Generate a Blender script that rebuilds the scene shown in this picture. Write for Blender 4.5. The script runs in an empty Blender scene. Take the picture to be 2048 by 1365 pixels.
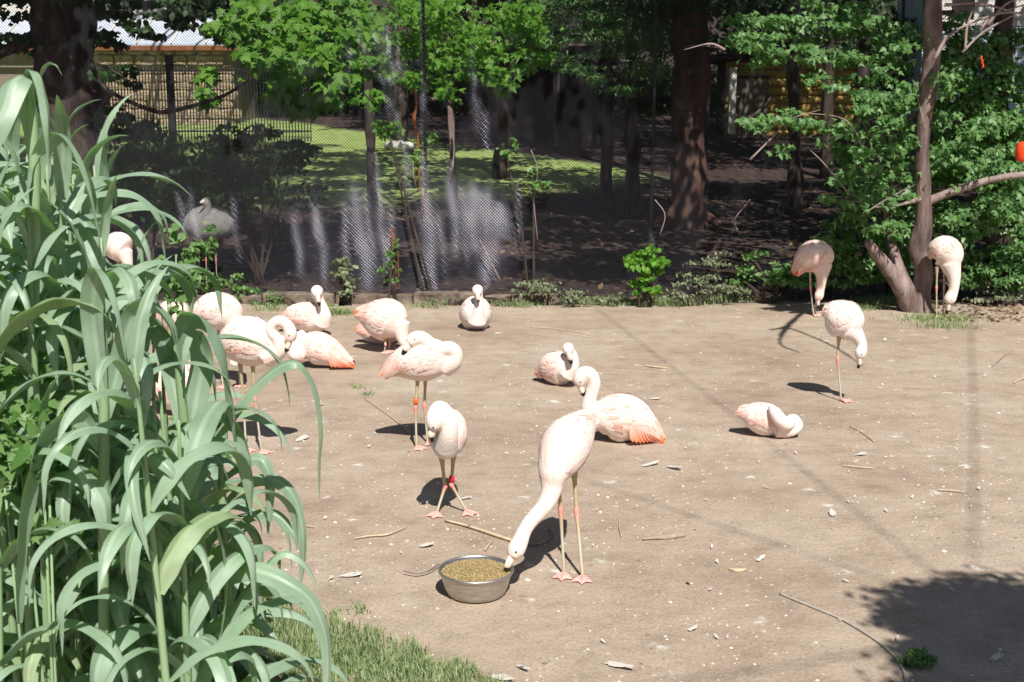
import bpy, bmesh, math, random
import numpy as np
from mathutils import Vector, Matrix, noise
random.seed(7); rng = np.random.default_rng(11)
sc = bpy.context.scene
C = sc.collection
# ------------------------------------------------------------------ camera
CAMZ, PITCH, F = 2.15, math.radians(10.5), 2440.0
cd = bpy.data.cameras.new('camera'); cam = bpy.data.objects.new('camera', cd); C.objects.link(cam)
cam.location = (0, 0, CAMZ); cam.rotation_euler = (math.pi/2 - PITCH, 0, 0)
cd.sensor_width = 36; cd.lens = F/2048*36; cd.clip_start = .05; cd.clip_end = 600
cd.dof.use_dof = True; cd.dof.focus_distance = 7.5; cd.dof.aperture_fstop = 11.0
sc.camera = cam
# ------------------------------------------------------------------ light
SUNV = Vector((.10, -.49, .62)).normalized()          # towards the sun
EL = math.asin(SUNV.z); AZ = math.atan2(SUNV.x, SUNV.y)
w = bpy.data.worlds.new('World'); sc.world = w; w.use_nodes = True
nt = w.node_tree; nt.nodes.clear()
sky = nt.nodes.new('ShaderNodeTexSky'); sky.sky_type = 'NISHITA'; sky.sun_disc = False
sky.sun_elevation = EL; sky.sun_rotation = AZ
bg = nt.nodes.new('ShaderNodeBackground'); bg.inputs[1].default_value = .05
wo = nt.nodes.new('ShaderNodeOutputWorld'); nt.links.new(sky.outputs[0], bg.inputs[0]); nt.links.new(bg.outputs[0], wo.inputs[0])
sd = bpy.data.lights.new('sun', 'SUN'); sd.energy = 5.0; sd.angle = math.radians(.5); sd.color = (1, .955, .88)
sun = bpy.data.objects.new('sun', sd); C.objects.link(sun); sun.location = SUNV*30
sun.rotation_euler = SUNV.to_track_quat('Z', 'Y').to_euler()
sc.view_settings.view_transform = 'Standard'; sc.view_settings.look = 'None'
sc.view_settings.gamma = 1; sc.view_settings.use_curve_mapping = False; sc.view_settings.exposure = .46
sc.cycles.max_bounces = 6; sc.cycles.transparent_max_bounces = 12
# ------------------------------------------------------------------ projection helpers
cp, sp = math.cos(PITCH), math.sin(PITCH)
def ray(px, py):
    a = (px-1024)/F; b = (682.5-py)/F
    return Vector((a, cp + b*sp, -sp + b*cp))
def P(px, py, Y):
    r = ray(px, py); return Vector((0, 0, CAMZ)) + r*(Y/r.y)
def G(px, py, z=0.):
    r = ray(px, py); return Vector((0, 0, CAMZ)) + r*((z-CAMZ)/r.z)
def mpp(Y, z=0.8): return (Y*cp + (CAMZ-z)*sp)/F      # metres per pixel at depth Y
def terr(x, y):
    t = max(0., y-16.); z = .07*t if t < 30 else 2.1 + (t-30)*.004 + max(0, t-52)*.28
    z *= min(1, t/3 + .0)
    return z + (.05*noise.noise(Vector((x*.3, y*.3, 0))) if y > 16 else 0)
# ------------------------------------------------------------------ object helpers
def tag(o, label=None, cat=None, group=None, kind=None):
    if label: o['label'] = label
    if cat: o['category'] = cat
    if group: o['group'] = group
    if kind: o['kind'] = kind
    return o
def empty(name, loc, label, cat, group=None):
    o = bpy.data.objects.new(name, None); C.objects.link(o); o.location = loc; o.empty_display_size = .1
    return tag(o, label, cat, group)
def link(name, me, parent=None, mat=None, world=True):
    o = bpy.data.objects.new(name, me); C.objects.link(o)
    if mat and not me.materials: me.materials.append(mat)
    if parent:
        o.parent = parent
        if world:
            L = parent.location if not parent.parent else parent.location + parent.parent.location
            o.location = -L
    return o
def mesh_np(name, V, Fc, mats=(), tint=None, smooth=True, midx=None):
    """V (n,3), Fc (m,k) all the same k"""
    V = np.asarray(V, dtype=np.float32); Fc = np.asarray(Fc, dtype=np.int32)
    me = bpy.data.meshes.new(name); m, k = Fc.shape
    me.vertices.add(len(V)); me.vertices.foreach_set('co', V.ravel())
    me.loops.add(m*k); me.loops.foreach_set('vertex_index', Fc.ravel())
    me.polygons.add(m); me.polygons.foreach_set('loop_start', np.arange(0, m*k, k, dtype=np.int32))
    try: me.polygons.foreach_set('loop_total', np.full(m, k, dtype=np.int32))
    except Exception: pass
    if smooth: me.polygons.foreach_set('use_smooth', np.ones(m, dtype=bool))
    for a in mats: me.materials.append(a)
    if midx is not None: me.polygons.foreach_set('material_index', np.asarray(midx, dtype=np.int32))
    if tint is not None:
        at = me.attributes.new('tint', 'FLOAT', 'POINT'); at.data.foreach_set('value', np.asarray(tint, dtype=np.float32))
    me.update(calc_edges=True); return me
def crom(pts, n):
    """Catmull-Rom through pts (k,d) -> (n,d)"""
    pts = np.asarray(pts, float); k = len(pts)
    if k == 2:
        t = np.linspace(0, 1, n)[:, None]; return pts[0]*(1-t) + pts[1]*t
    q = np.vstack([2*pts[0]-pts[1], pts, 2*pts[-1]-pts[-2]])
    u = np.linspace(0, k-1-1e-9, n); i = u.astype(int); t = (u-i)[:, None]
    p0, p1, p2, p3 = q[i], q[i+1], q[i+2], q[i+3]
    return .5*(2*p1 + (p2-p0)*t + (2*p0-5*p1+4*p2-p3)*t*t + (3*p1-p0-3*p2+p3)*t**3)
def frames(c, up=(0, 0, 1)):
    T = np.gradient(c, axis=0); T /= np.linalg.norm(T, axis=1)[:, None] + 1e-9
    U = np.zeros_like(T); u = np.array(up, float)
    if abs(np.dot(u, T[0])) > .95: u = np.array([0, 1., 0])
    for i in range(len(T)):
        u = u - np.dot(u, T[i])*T[i]; u /= np.linalg.norm(u) + 1e-9; U[i] = u
    return T, U, np.cross(T, U)
def tube_np(pts, rad, ring=10, n=None, up=(0, 0, 1), flat=1.0, cap=True):
    P4 = np.hstack([np.asarray([tuple(p) for p in pts], float), np.asarray(rad, float)[:, None]])
    S = crom(P4, n) if n else P4
    c, r = S[:, :3], np.maximum(S[:, 3], 1e-4); T, U, W = frames(c, up)
    a = np.linspace(0, 2*np.pi, ring, endpoint=False)
    V = c[:, None] + r[:, None, None]*(np.cos(a)[None, :, None]*U[:, None] + flat*np.sin(a)[None, :, None]*W[:, None])
    m = len(c); V = V.reshape(-1, 3); i = np.arange(m-1)[:, None]*ring; j = np.arange(ring)[None, :]; j2 = (j+1) % ring
    Q = np.stack([i+j, i+j2, i+ring+j2, i+ring+j], -1).reshape(-1, 4)
    if cap:
        V = np.vstack([V, c[:1]-T[:1]*r[0]*.3, c[-1:]+T[-1:]*r[-1]*.3]); a0, a1 = m*ring, m*ring+1
        jj = np.arange(ring); k2 = (jj+1) % ring
        Q = np.vstack([Q, np.stack([np.full(ring, a0), k2, jj, jj], -1), np.stack([np.full(ring, a1), (m-1)*ring+jj, (m-1)*ring+k2, (m-1)*ring+k2], -1)])
    return V, Q
def quads_to_mesh(name, parts, mats=(), smooth=True, tint=None):
    """parts: list of (V,Q) possibly with degenerate quads (tri: last idx repeated)"""
    vs, fs, mi, off = [], [], [], 0
    for k, pt in enumerate(parts):
        V, Q = pt[0], pt[1]; vs.append(np.asarray(V, float)); q = np.asarray(Q)+off
        fs += [tuple(a[:3]) if a[2] == a[3] else tuple(a) for a in q.tolist()]
        mi += [pt[2] if len(pt) > 2 else 0]*len(q); off += len(V)
    me = bpy.data.meshes.new(name); me.from_pydata(np.vstack(vs).tolist(), [], fs)
    for a in mats: me.materials.append(a)
    me.polygons.foreach_set('use_smooth', [smooth]*len(fs)); me.polygons.foreach_set('material_index', mi)
    if tint is not None:
        at = me.attributes.new('tint', 'FLOAT', 'POINT'); at.data.foreach_set('value', np.concatenate(tint).astype(np.float32))
    me.update(); return me
def tube(name, pts, rad, mat, parent=None, ring=10, n=None, flat=1.0):
    if not hasattr(rad, '__len__'): rad = [rad]*len(pts)
    return link(name, quads_to_mesh(name, [tube_np(pts, rad, ring, n, flat=flat)], [mat]), parent)
def boxV(x0, x1, y0, y1, z0, z1):
    V = [(x, y, z) for z in (z0, z1) for y in (y0, y1) for x in (x0, x1)]
    return np.array(V, float), np.array([(0, 2, 3, 1), (4, 5, 7, 6), (0, 1, 5, 4), (2, 6, 7, 3), (0, 4, 6, 2), (1, 3, 7, 5)])
def box(name, b, mat, parent=None, bev=.004):
    me = quads_to_mesh(name, [boxV(*b)], [mat], smooth=False)
    if bev:
        bm = bmesh.new(); bm.from_mesh(me); bmesh.ops.bevel(bm, geom=bm.edges[:], offset=bev, segments=1, affect='EDGES'); bm.to_mesh(me); bm.free()
    return link(name, me, parent)
# ------------------------------------------------------------------ materials
def nodes(name):
    m = bpy.data.materials.new(name); m.use_nodes = True; t = m.node_tree; t.nodes.clear()
    return m, t, t.nodes, t.links
def N(t, typ, **k):
    n = t.nodes.new(typ)
    for a, b in k.items():
        if a.startswith('i_'): n.inputs[a[2:].replace('_', ' ')].default_value = b
        else: setattr(n, a, b)
    return n
def ramp(t, fac, stops):
    r = t.nodes.new('ShaderNodeValToRGB'); e = r.color_ramp.elements
    while len(e) < len(stops): e.new(.5)
    for a, (p, c) in zip(e, stops): a.position = p; a.color = (*c, 1) if len(c) == 3 else c
    t.links.new(fac, r.inputs[0]); return r
def simple(name, cols, scale=8, rough=.7, bump=.2, metal=0, stretch=(1, 1, 1), detail=6, coord='Object', bscale=None, spec=.3):
    m, t, n, l = nodes(name)
    tc = N(t, 'ShaderNodeTexCoord'); mp = N(t, 'ShaderNodeMapping'); mp.inputs['Scale'].default_value = stretch
    l.new(tc.outputs[coord], mp.inputs[0])
    nz = N(t, 'ShaderNodeTexNoise', i_Scale=scale, i_Detail=detail, i_Roughness=.62); l.new(mp.outputs[0], nz.inputs[0])
    k = len(cols); r = ramp(t, nz.outputs[0], [(.32+.36*i/max(1, k-1), c) for i, c in enumerate(cols)])
    b = N(t, 'ShaderNodeBsdfPrincipled', i_Roughness=rough, i_Metallic=metal); b.inputs['Specular IOR Level'].default_value = spec
    l.new(r.outputs[0], b.inputs['Base Color'])
    if bump:
        nb = N(t, 'ShaderNodeTexNoise', i_Scale=bscale or scale*3, i_Detail=8); l.new(mp.outputs[0], nb.inputs[0])
        bp = N(t, 'ShaderNodeBump', i_Strength=bump, i_Distance=.02); l.new(nb.outputs[0], bp.inputs['Height']); l.new(bp.outputs[0], b.inputs['Normal'])
    o = N(t, 'ShaderNodeOutputMaterial'); l.new(b.outputs[0], o.inputs[0]); return m
def leafmat(name, dark, light, trans, rough=.5, tw=.45, spec=.4, veins=False):
    """leaf: tint attribute picks the colour between dark and light; part of the light passes through"""
    m, t, n, l = nodes(name)
    at = N(t, 'ShaderNodeAttribute', attribute_name='tint')
    r = ramp(t, at.outputs['Fac'], [(0, dark), (1, light)])
    nz = N(t, 'ShaderNodeTexNoise', i_Scale=9., i_Detail=5.); tc = N(t, 'ShaderNodeTexCoord'); l.new(tc.outputs['Object'], nz.inputs[0])
    mx = N(t, 'ShaderNodeMix', data_type='RGBA', blend_type='MULTIPLY'); mx.inputs['Factor'].default_value = .5
    rr = ramp(t, nz.outputs[0], [(.3, (.55, .6, .5)), (.7, (1.25, 1.2, 1.2))])
    l.new(r.outputs[0], mx.inputs['A']); l.new(rr.outputs[0], mx.inputs['B'])
    b = N(t, 'ShaderNodeBsdfPrincipled', i_Roughness=rough); b.inputs['Specular IOR Level'].default_value = spec
    l.new(mx.outputs['Result'], b.inputs['Base Color'])
    tr = N(t, 'ShaderNodeBsdfTranslucent'); tr.inputs[0].default_value = (*trans, 1)
    ms = N(t, 'ShaderNodeMixShader'); ms.inputs[0].default_value = tw
    l.new(b.outputs[0], ms.inputs[1]); l.new(tr.outputs[0], ms.inputs[2])
    o = N(t, 'ShaderNodeOutputMaterial'); l.new(ms.outputs[0], o.inputs[0]); return m
def ground_mat():
    m, t, n, l = nodes('ground')
    g = N(t, 'ShaderNodeNewGeometry'); sx = N(t, 'ShaderNodeSeparateXYZ'); l.new(g.outputs['Position'], sx.inputs[0])
    def nz(s, d=6, ro=.6, st=None):
        a = N(t, 'ShaderNodeTexNoise', i_Scale=s, i_Detail=d, i_Roughness=ro)
        if st:
            mp = N(t, 'ShaderNodeMapping'); mp.inputs['Scale'].default_value = st; l.new(g.outputs['Position'], mp.inputs[0]); l.new(mp.outputs[0], a.inputs[0])
        else: l.new(g.outputs['Position'], a.inputs[0])
        return a
    def mixc(f, a, b, bt='MIX'):
        x = N(t, 'ShaderNodeMix', data_type='RGBA', blend_type=bt)
        for s, v in ((x.inputs['Factor'], f), (x.inputs['A'], a), (x.inputs['B'], b)):
            if isinstance(v, (int, float)): s.default_value = v
            elif isinstance(v, tuple): s.default_value = (*v, 1)
            else: l.new(v, s)
        return x.outputs['Result']
    big = nz(.7); mid = nz(4.5, 7, .65); fine = nz(60, 8, .8)
    dirt = ramp(t, big.outputs[0], [(.3, (.285, .218, .165)), (.5, (.352, .28, .217)), (.72, (.41, .34, .275))]).outputs[0]
    dirt = mixc(.55, dirt, ramp(t, mid.outputs[0], [(.3, (.62, .58, .54)), (.5, (1, 1, 1)), (.7, (1.2, 1.2, 1.22))]).outputs[0], 'MULTIPLY')
    dirt = mixc(.9, dirt, ramp(t, fine.outputs[0], [(.3, (.55, .53, .50)), (.5, (1, 1, 1)), (.7, (1.34, 1.34, 1.32))]).outputs[0], 'MULTIPLY')
    # pale dried droppings and down, wet stains
    vo = N(t, 'ShaderNodeTexVoronoi', i_Scale=3.2); wv = mixc(.12, g.outputs['Position'], nz(6, 3).outputs['Color'], 'ADD'); l.new(wv, vo.inputs['Vector'])
    dm = ramp(t, vo.outputs['Distance'], [(.07, (1, 1, 1)), (.16, (0, 0, 0))]).outputs[0]
    pm = ramp(t, nz(14, 4).outputs[0], [(.46, (0, 0, 0)), (.56, (1, 1, 1))]).outputs[0]
    dm2 = mixc(1., dm, pm, 'MULTIPLY')
    dirt = mixc(dm2, dirt, (.55, .52, .47))
    vo2 = N(t, 'ShaderNodeTexVoronoi', i_Scale=14); l.new(wv, vo2.inputs['Vector'])
    sm = ramp(t, vo2.outputs['Distance'], [(.06, (.75, .75, .75)), (.13, (0, 0, 0))]).outputs[0]
    sm = mixc(1., sm, ramp(t, nz(2.2, 4).outputs[0], [(.5, (0, 0, 0)), (.62, (1, 1, 1))]).outputs[0], 'MULTIPLY')
    dirt = mixc(sm, dirt, (.5, .47, .42))
    dk = ramp(t, nz(1.6, 5, .7, (1, 2.2, 1)).outputs[0], [(.56, (0, 0, 0)), (.72, (.38, .38, .38))]).outputs[0]
    dirt = mixc(dk, dirt, (.20, .155, .11))
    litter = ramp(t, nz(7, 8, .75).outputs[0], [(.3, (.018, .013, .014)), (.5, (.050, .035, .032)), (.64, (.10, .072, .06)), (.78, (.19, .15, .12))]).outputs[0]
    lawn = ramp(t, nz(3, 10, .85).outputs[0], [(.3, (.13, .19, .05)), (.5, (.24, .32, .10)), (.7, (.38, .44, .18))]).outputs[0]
    # lawn lies on the slope left of the tree
    def math_(op, a, b=None, c=None):
        x = N(t, 'ShaderNodeMath', operation=op)
        for i, v in enumerate((a, b, c)):
            if v is None: continue
            if isinstance(v, (int, float)): x.inputs[i].default_value = v
            else: l.new(v, x.inputs[i])
        return x.outputs[0]
    wob = math_('MULTIPLY', math_('SUBTRACT', nz(.5, 4).outputs[0], .5), 5.)
    e1 = math_('SUBTRACT', math_('ADD', sx.outputs['Y'], math_('MULTIPLY', wob, .6)), math_('MULTIPLY', math_('MAXIMUM', math_('ADD', sx.outputs['X'], 3.), 0.), .5))
    mr = N(t, 'ShaderNodeMapRange', interpolation_type='SMOOTHSTEP'); mr.inputs['From Min'].default_value = 21.5; mr.inputs['From Max'].default_value = 24.5
    l.new(e1, mr.inputs['Value'])
    mr2 = N(t, 'ShaderNodeMapRange', interpolation_type='SMOOTHSTEP'); mr4 = N(t, 'ShaderNodeMapRange', interpolation_type='SMOOTHSTEP'); mr4.inputs['From Min'].default_value = 33.4; mr4.inputs['From Max'].default_value = 32.2; l.new(math_('ADD', sx.outputs['Y'], math_('MULTIPLY', sx.outputs['X'], 1.35)), mr4.inputs['Value'])
    mr2.inputs['From Min'].default_value = 3.6; mr2.inputs['From Max'].default_value = 2.4
    l.new(math_('ADD', sx.outputs['X'], math_('MULTIPLY', wob, .3)), mr2.inputs['Value'])
    lm = math_('MULTIPLY', math_('MULTIPLY', mr.outputs[0], mr2.outputs[0]), mr4.outputs[0])
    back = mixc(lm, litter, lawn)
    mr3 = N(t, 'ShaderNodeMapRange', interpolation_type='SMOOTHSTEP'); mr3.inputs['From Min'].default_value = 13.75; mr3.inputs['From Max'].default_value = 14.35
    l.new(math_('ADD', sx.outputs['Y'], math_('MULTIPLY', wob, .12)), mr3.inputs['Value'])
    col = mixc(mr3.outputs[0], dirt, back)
    b = N(t, 'ShaderNodeBsdfPrincipled', i_Roughness=.95); b.inputs['Specular IOR Level'].default_value = .15
    l.new(col, b.inputs['Base Color'])
    h = math_('ADD', math_('MULTIPLY', nz(28, 9, .7).outputs[0], .5), math_('ADD', math_('MULTIPLY', nz(3, 5).outputs[0], 1.6), math_('MULTIPLY', nz(9, 3).outputs[0], 1.1)))
    bp = N(t, 'ShaderNodeBump', i_Strength=.5, i_Distance=.02); l.new(h, bp.inputs['Height']); l.new(bp.outputs[0], b.inputs['Normal'])
    o = N(t, 'ShaderNodeOutputMaterial'); l.new(b.outputs[0], o.inputs[0]); return m
def plume_mat(name, a, b, c, sc_=9, stretch=(1, 1, 1)):
    m, t, n, l = nodes(name)
    tc = N(t, 'ShaderNodeTexCoord'); nz = N(t, 'ShaderNodeTexNoise', i_Scale=sc_, i_Detail=6., i_Roughness=.6); l.new(tc.outputs['Object'], nz.inputs[0])
    r = ramp(t, nz.outputs[0], [(.3, a), (.55, b), (.75, c)])
    bs = N(t, 'ShaderNodeBsdfPrincipled', i_Roughness=.85); bs.inputs['Specular IOR Level'].default_value = .15
    bs.inputs['Sheen Weight'].default_value = .15
    l.new(r.outputs[0], bs.inputs['Base Color'])
    vo = N(t, 'ShaderNodeTexVoronoi', i_Scale=70.); nb = N(t, 'ShaderNodeTexNoise', i_Scale=120., i_Detail=4.)
    l.new(tc.outputs['Object'], vo.inputs['Vector']); l.new(tc.outputs['Object'], nb.inputs[0])
    ad = N(t, 'ShaderNodeMath', operation='ADD'); l.new(vo.outputs['Distance'], ad.inputs[0]); l.new(nb.outputs[0], ad.inputs[1])
    bp = N(t, 'ShaderNodeBump', i_Strength=.22, i_Distance=.006); l.new(ad.outputs[0], bp.inputs['Height']); l.new(bp.outputs[0], bs.inputs['Normal'])
    o = N(t, 'ShaderNodeOutputMaterial'); l.new(bs.outputs[0], o.inputs[0]); return m
def tintmat(name, stops, rough=.8, trans=0., spec=.2):
    m, t, n, l = nodes(name)
    at = N(t, 'ShaderNodeAttribute', attribute_name='tint'); r = ramp(t, at.outputs['Fac'], stops)
    nz = N(t, 'ShaderNodeTexNoise', i_Scale=40., i_Detail=4.); tc = N(t, 'ShaderNodeTexCoord'); l.new(tc.outputs['Object'], nz.inputs[0])
    bp = N(t, 'ShaderNodeBump', i_Strength=.3, i_Distance=.006); l.new(nz.outputs[0], bp.inputs['Height'])
    b = N(t, 'ShaderNodeBsdfPrincipled', i_Roughness=rough); b.inputs['Specular IOR Level'].default_value = spec
    l.new(r.outputs[0], b.inputs['Base Color']); l.new(bp.outputs[0], b.inputs['Normal'])
    o = N(t, 'ShaderNodeOutputMaterial'); out = b.outputs[0]
    if trans:
        tr = N(t, 'ShaderNodeBsdfTranslucent'); l.new(r.outputs[0], tr.inputs[0]); ms = N(t, 'ShaderNodeMixShader'); ms.inputs[0].default_value = trans
        l.new(b.outputs[0], ms.inputs[1]); l.new(tr.outputs[0], ms.inputs[2]); out = ms.outputs[0]
    l.new(out, o.inputs[0]); return m
M = dict(
    ground=ground_mat(),
    body=plume_mat('plumage', (.77, .675, .63), (.78, .63, .575), (.77, .53, .46)),
    bodyw=plume_mat('white_plumage', (.77, .71, .675), (.78, .68, .64), (.77, .60, .54)),
    bodyp=plume_mat('pink_plumage', (.79, .64, .57), (.79, .58, .50), (.77, .49, .40)),
    feather=tintmat('feathers', [(0, (.77, .69, .65)), (.35, (.78, .61, .55)), (.6, (.79, .48, .39)), (.8, (.80, .18, .06)), (1, (.45, .05, .02))], trans=.12),
    leg=tintmat('leg_skin', [(0, (.50, .47, .40)), (.5, (.44, .36, .22)), (1, (.80, .28, .27))], rough=.6),
    foot=simple('foot_skin', [(.72, .30, .28), (.80, .42, .38)], 30, .6),
    bill=simple('bill_horn', [(.75, .66, .58), (.8, .6, .52)], 20, .4, 0), billk=simple('bill_tip', [(.01, .01, .01), (.02, .018, .016)], 20, .3, 0),
    eye=simple('eye', [(.6, .45, .12), (.7, .55, .2)], 10, .15, 0), pupil=simple('pupil', [(.01, .01, .01), (.01, .01, .01)], 5, .1, 0),
    bando=simple('orange_band', [(.75, .10, .02), (.8, .14, .03)], 10, .4, 0), bandr=simple('red_band', [(.6, .02, .02), (.65, .03, .03)], 10, .4, 0),
    reed=leafmat('reed_leaf', (.22, .345, .235), (.42, .54, .42), (.17, .40, .05), .42, .34, .5),
    reedy=leafmat('yellowing_reed_leaf', (.24, .35, .19), (.43, .52, .33), (.20, .40, .05), .5, .36, .4),
    stalk=simple('reed_stalk', [(.16, .27, .13), (.27, .37, .21)], 6, .5, .1, stretch=(1, 1, .2)),
    maple=leafmat('maple_leaf', (.06, .16, .045), (.20, .36, .13), (.15, .34, .04), .45, .40, .5),
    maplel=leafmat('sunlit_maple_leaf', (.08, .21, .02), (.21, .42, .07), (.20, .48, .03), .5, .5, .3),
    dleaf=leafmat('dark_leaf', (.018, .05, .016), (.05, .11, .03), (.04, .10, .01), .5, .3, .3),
    weed=leafmat('weed_leaf', (.06, .15, .03), (.20, .33, .12), (.12, .28, .03), .5, .35, .4),
    greyweed=leafmat('pale_weed_leaf', (.10, .13, .06), (.32, .36, .24), (.15, .2, .06), .7, .3, .3),
    grass=leafmat('grass_blade', (.18, .26, .10), (.46, .52, .30), (.16, .34, .05), .6, .35, .3),
    litter=leafmat('dead_leaf', (.05, .03, .02), (.30, .20, .12), (.1, .05, .02), .8, .15, .2),
    bark=simple('bark', [(.018, .013, .011), (.055, .04, .034), (.11, .085, .07)], 9, .9, .9, stretch=(1, 1, .22), bscale=22),
    barkp=simple('pale_bark', [(.06, .04, .036), (.17, .12, .11), (.33, .25, .23)], 7, .85, .8, stretch=(1, 1, .25), bscale=26),
    barkr=simple('reddish_bark', [(.03, .016, .013), (.085, .044, .035), (.14, .085, .068)], 6, .9, .9, stretch=(1, 1, .2), bscale=18),
    deadwood=simple('dead_wood', [(.17, .12, .11), (.34, .27, .25)], 8, .85, .5, stretch=(1, 1, .4)),
    straw=simple('straw', [(.42, .34, .22), (.58, .49, .35)], 20, .7, .2),
    steel=simple('brushed_steel', [(.42, .40, .37), (.60, .58, .55)], 14, .36, .06, metal=.9, stretch=(1, 1, 6)),
    feed=tintmat('feed_pellets', [(0, (.26, .19, .08)), (1, (.52, .41, .22))], rough=.9),
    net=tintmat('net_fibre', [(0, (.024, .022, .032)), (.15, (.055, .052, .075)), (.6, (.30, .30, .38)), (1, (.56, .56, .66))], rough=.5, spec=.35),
    post=simple('black_metal', [(.012, .012, .014), (.03, .03, .032)], 12, .5, .1),
    rust=simple('rusty_brown', [(.13, .045, .02), (.32, .12, .045)], 20, .8, .3),
    concrete=simple('concrete', [(.06, .045, .035), (.15, .115, .09), (.26, .21, .165)], 7, .9, .5),
    roof=simple('painted_metal_roof', [(.42, .47, .56), (.55, .60, .68)], 2, .4, .03),
    stonew=simple('sandstone', [(.17, .12, .08), (.36, .28, .18), (.52, .43, .32)], 3, .9, .6),
    mortar=simple('mortar', [(.20, .17, .13), (.27, .23, .18)], 10, .95, .4),
    log=simple('yellow_log', [(.18, .11, .03), (.44, .31, .08), (.58, .44, .15)], 9, .8, .5, stretch=(.25, 1, 1)),
    plank=simple('weathered_plank', [(.10, .085, .07), (.20, .17, .14)], 5, .9, .5, stretch=(1, 1, .3)),
    darkwall=simple('dark_timber', [(.012, .009, .008), (.035, .026, .022)], 5, .9, .5),
    whitepaint=simple('white_paint', [(.55, .53, .49), (.74, .72, .68)], 8, .6, .2),
    red=simple('red_plastic', [(.72, .05, .015), (.8, .09, .02)], 6, .35, 0),
    rhea=plume_mat('grey_white_plumage', (.20, .20, .19), (.30, .29, .28), (.36, .35, .33)),
    rheaneck=simple('brown_neck', [(.16, .11, .07), (.25, .18, .12)], 20, .8, .2),
    rope=simple('grey_hose', [(.30, .27, .24), (.44, .40, .36)], 10, .8, .2),
    blue=simple('blue_scrap', [(.25, .32, .62), (.4, .46, .75)], 10, .5, 0),
)
# ------------------------------------------------------------------ leaf templates
def leaf_template(kind):
    if kind == 'maple':
        pol = [(-90, .30), (-62, .16), (-35, .62), (-12, .34), (8, .85), (32, .42), (62, .62), (90, 1.15), (118, .62), (148, .42), (172, .85), (192, .34), (215, .62), (242, .16)]
    elif kind == 'oval':
        pol = [(-90, .5), (-40, .42), (10, .42), (50, .6), (90, 1.), (130, .6), (170, .42), (220, .42)]
    elif kind == 'quad':
        pol = [(-90, .7), (0, .45), (90, .8), (180, .45)]
    elif kind == 'needle':
        pol = [(-90, 1.), (0, .16), (90, 1.), (180, .16)]
    V = [(0, 0, 0)] + [(r*math.cos(math.radians(a))*.5, r*math.sin(math.radians(a))*.5, -.10*r*r*abs(math.cos(math.radians(a)))-.05*r*r) for a, r in pol]
    k = len(pol)
    return np.array(V), np.array([(0, 1+i, 1+(i+1) % k) for i in range(k)])
TPL = {k: leaf_template(k) for k in ('maple', 'oval', 'quad', 'needle')}
def rand_rot(n, face=(0, -.5, .8), spread=.8, droop=True):
    """leaf frames: normal scattered about `face`, tip axis pointing down-ish"""
    f = np.array(face, float); f /= np.linalg.norm(f)
    Z = f + spread*rng.normal(size=(n, 3)); Z /= np.linalg.norm(Z, axis=1)[:, None]
    Y = rng.normal(size=(n, 3))*.7 + (np.array([0, -.3, -1.]) if droop else 0); Y -= (Y*Z).sum(1)[:, None]*Z; Y /= np.linalg.norm(Y, axis=1)[:, None]
    X = np.cross(Y, Z); return np.stack([X, Y, Z], -1)
def leaves_np(pos, size, kind, face=(0, -.5, .8), spread=.8, droop=True, rot=None):
    tv, tf = TPL[kind]; n = len(pos); R = rot if rot is not None else rand_rot(n, face, spread, droop)
    s = size*(.6+.7*rng.random(n)); V = pos[:, None] + np.einsum('nij,kj->nki', R, tv)*s[:, None, None]
    k = len(tv); Fc = (np.arange(n)[:, None, None]*k + tf[None]).reshape(-1, 3)
    tint = np.repeat(np.clip(rng.normal(.5, .28, n), 0, 1), k)
    return V.reshape(-1, 3), Fc, tint
def ell_pts(n, c, r, clumps=0):
    c = np.array(c, float); r = np.array(r, float)
    if clumps:
        d = rng.normal(size=(clumps, 3)); d /= np.linalg.norm(d, axis=1)[:, None]; cc = d*(rng.random((clumps, 1))**.45)
        k = rng.integers(0, clumps, n); q = cc[k] + rng.normal(size=(n, 3))*.16*np.array([1.3, 1, .7])
    else:
        d = rng.normal(size=(n, 3)); d /= np.linalg.norm(d, axis=1)[:, None]; q = d*(rng.random((n, 1))**.4)
    return c + q*r
class Crown:
    def __init__(s): s.V, s.F, s.t, s.o = [], [], [], 0
    def add(s, V, Fc, t): s.V.append(V); s.F.append(Fc+s.o); s.t.append(t); s.o += len(V)
    def blob(s, px, py, Y, rx, ry, dep, n, size, kind, clumps=None, **k):
        """ellipsoid clump at pixel (px,py) and depth Y; rx, ry in photo pixels, dep in metres"""
        m = Y/F; s.add(*leaves_np(ell_pts(n, P(px, py, Y), (rx*m, dep, ry*m), clumps if clumps is not None else max(6, n//28)), size, kind, **k))
    def build(s, name, mat, parent=None, kind='stuff'):
        me = mesh_np(name, np.vstack(s.V), np.vstack(s.F), [mat], np.concatenate(s.t), smooth=False)
        o = link(name, me, parent)
        if kind: o['kind'] = kind
        return o
# ------------------------------------------------------------------ ground
xs = np.unique(np.concatenate([np.linspace(-90, -14, 20), np.linspace(-14, 14, 57), np.linspace(14, 90, 20)]))
ys = np.unique(np.concatenate([np.linspace(-20, 15, 40), np.linspace(15, 60, 61), np.linspace(60, 220, 20)]))
gv = [(x, y, terr(x, y)) for y in ys for x in xs]; nx = len(xs)
gf = [(j*nx+i, j*nx+i+1, (j+1)*nx+i+1, (j+1)*nx+i) for j in range(len(ys)-1) for i in range(nx-1)]
tag(link('ground', mesh_np('ground', gv, gf, [M['ground']])), kind='structure')
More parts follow.
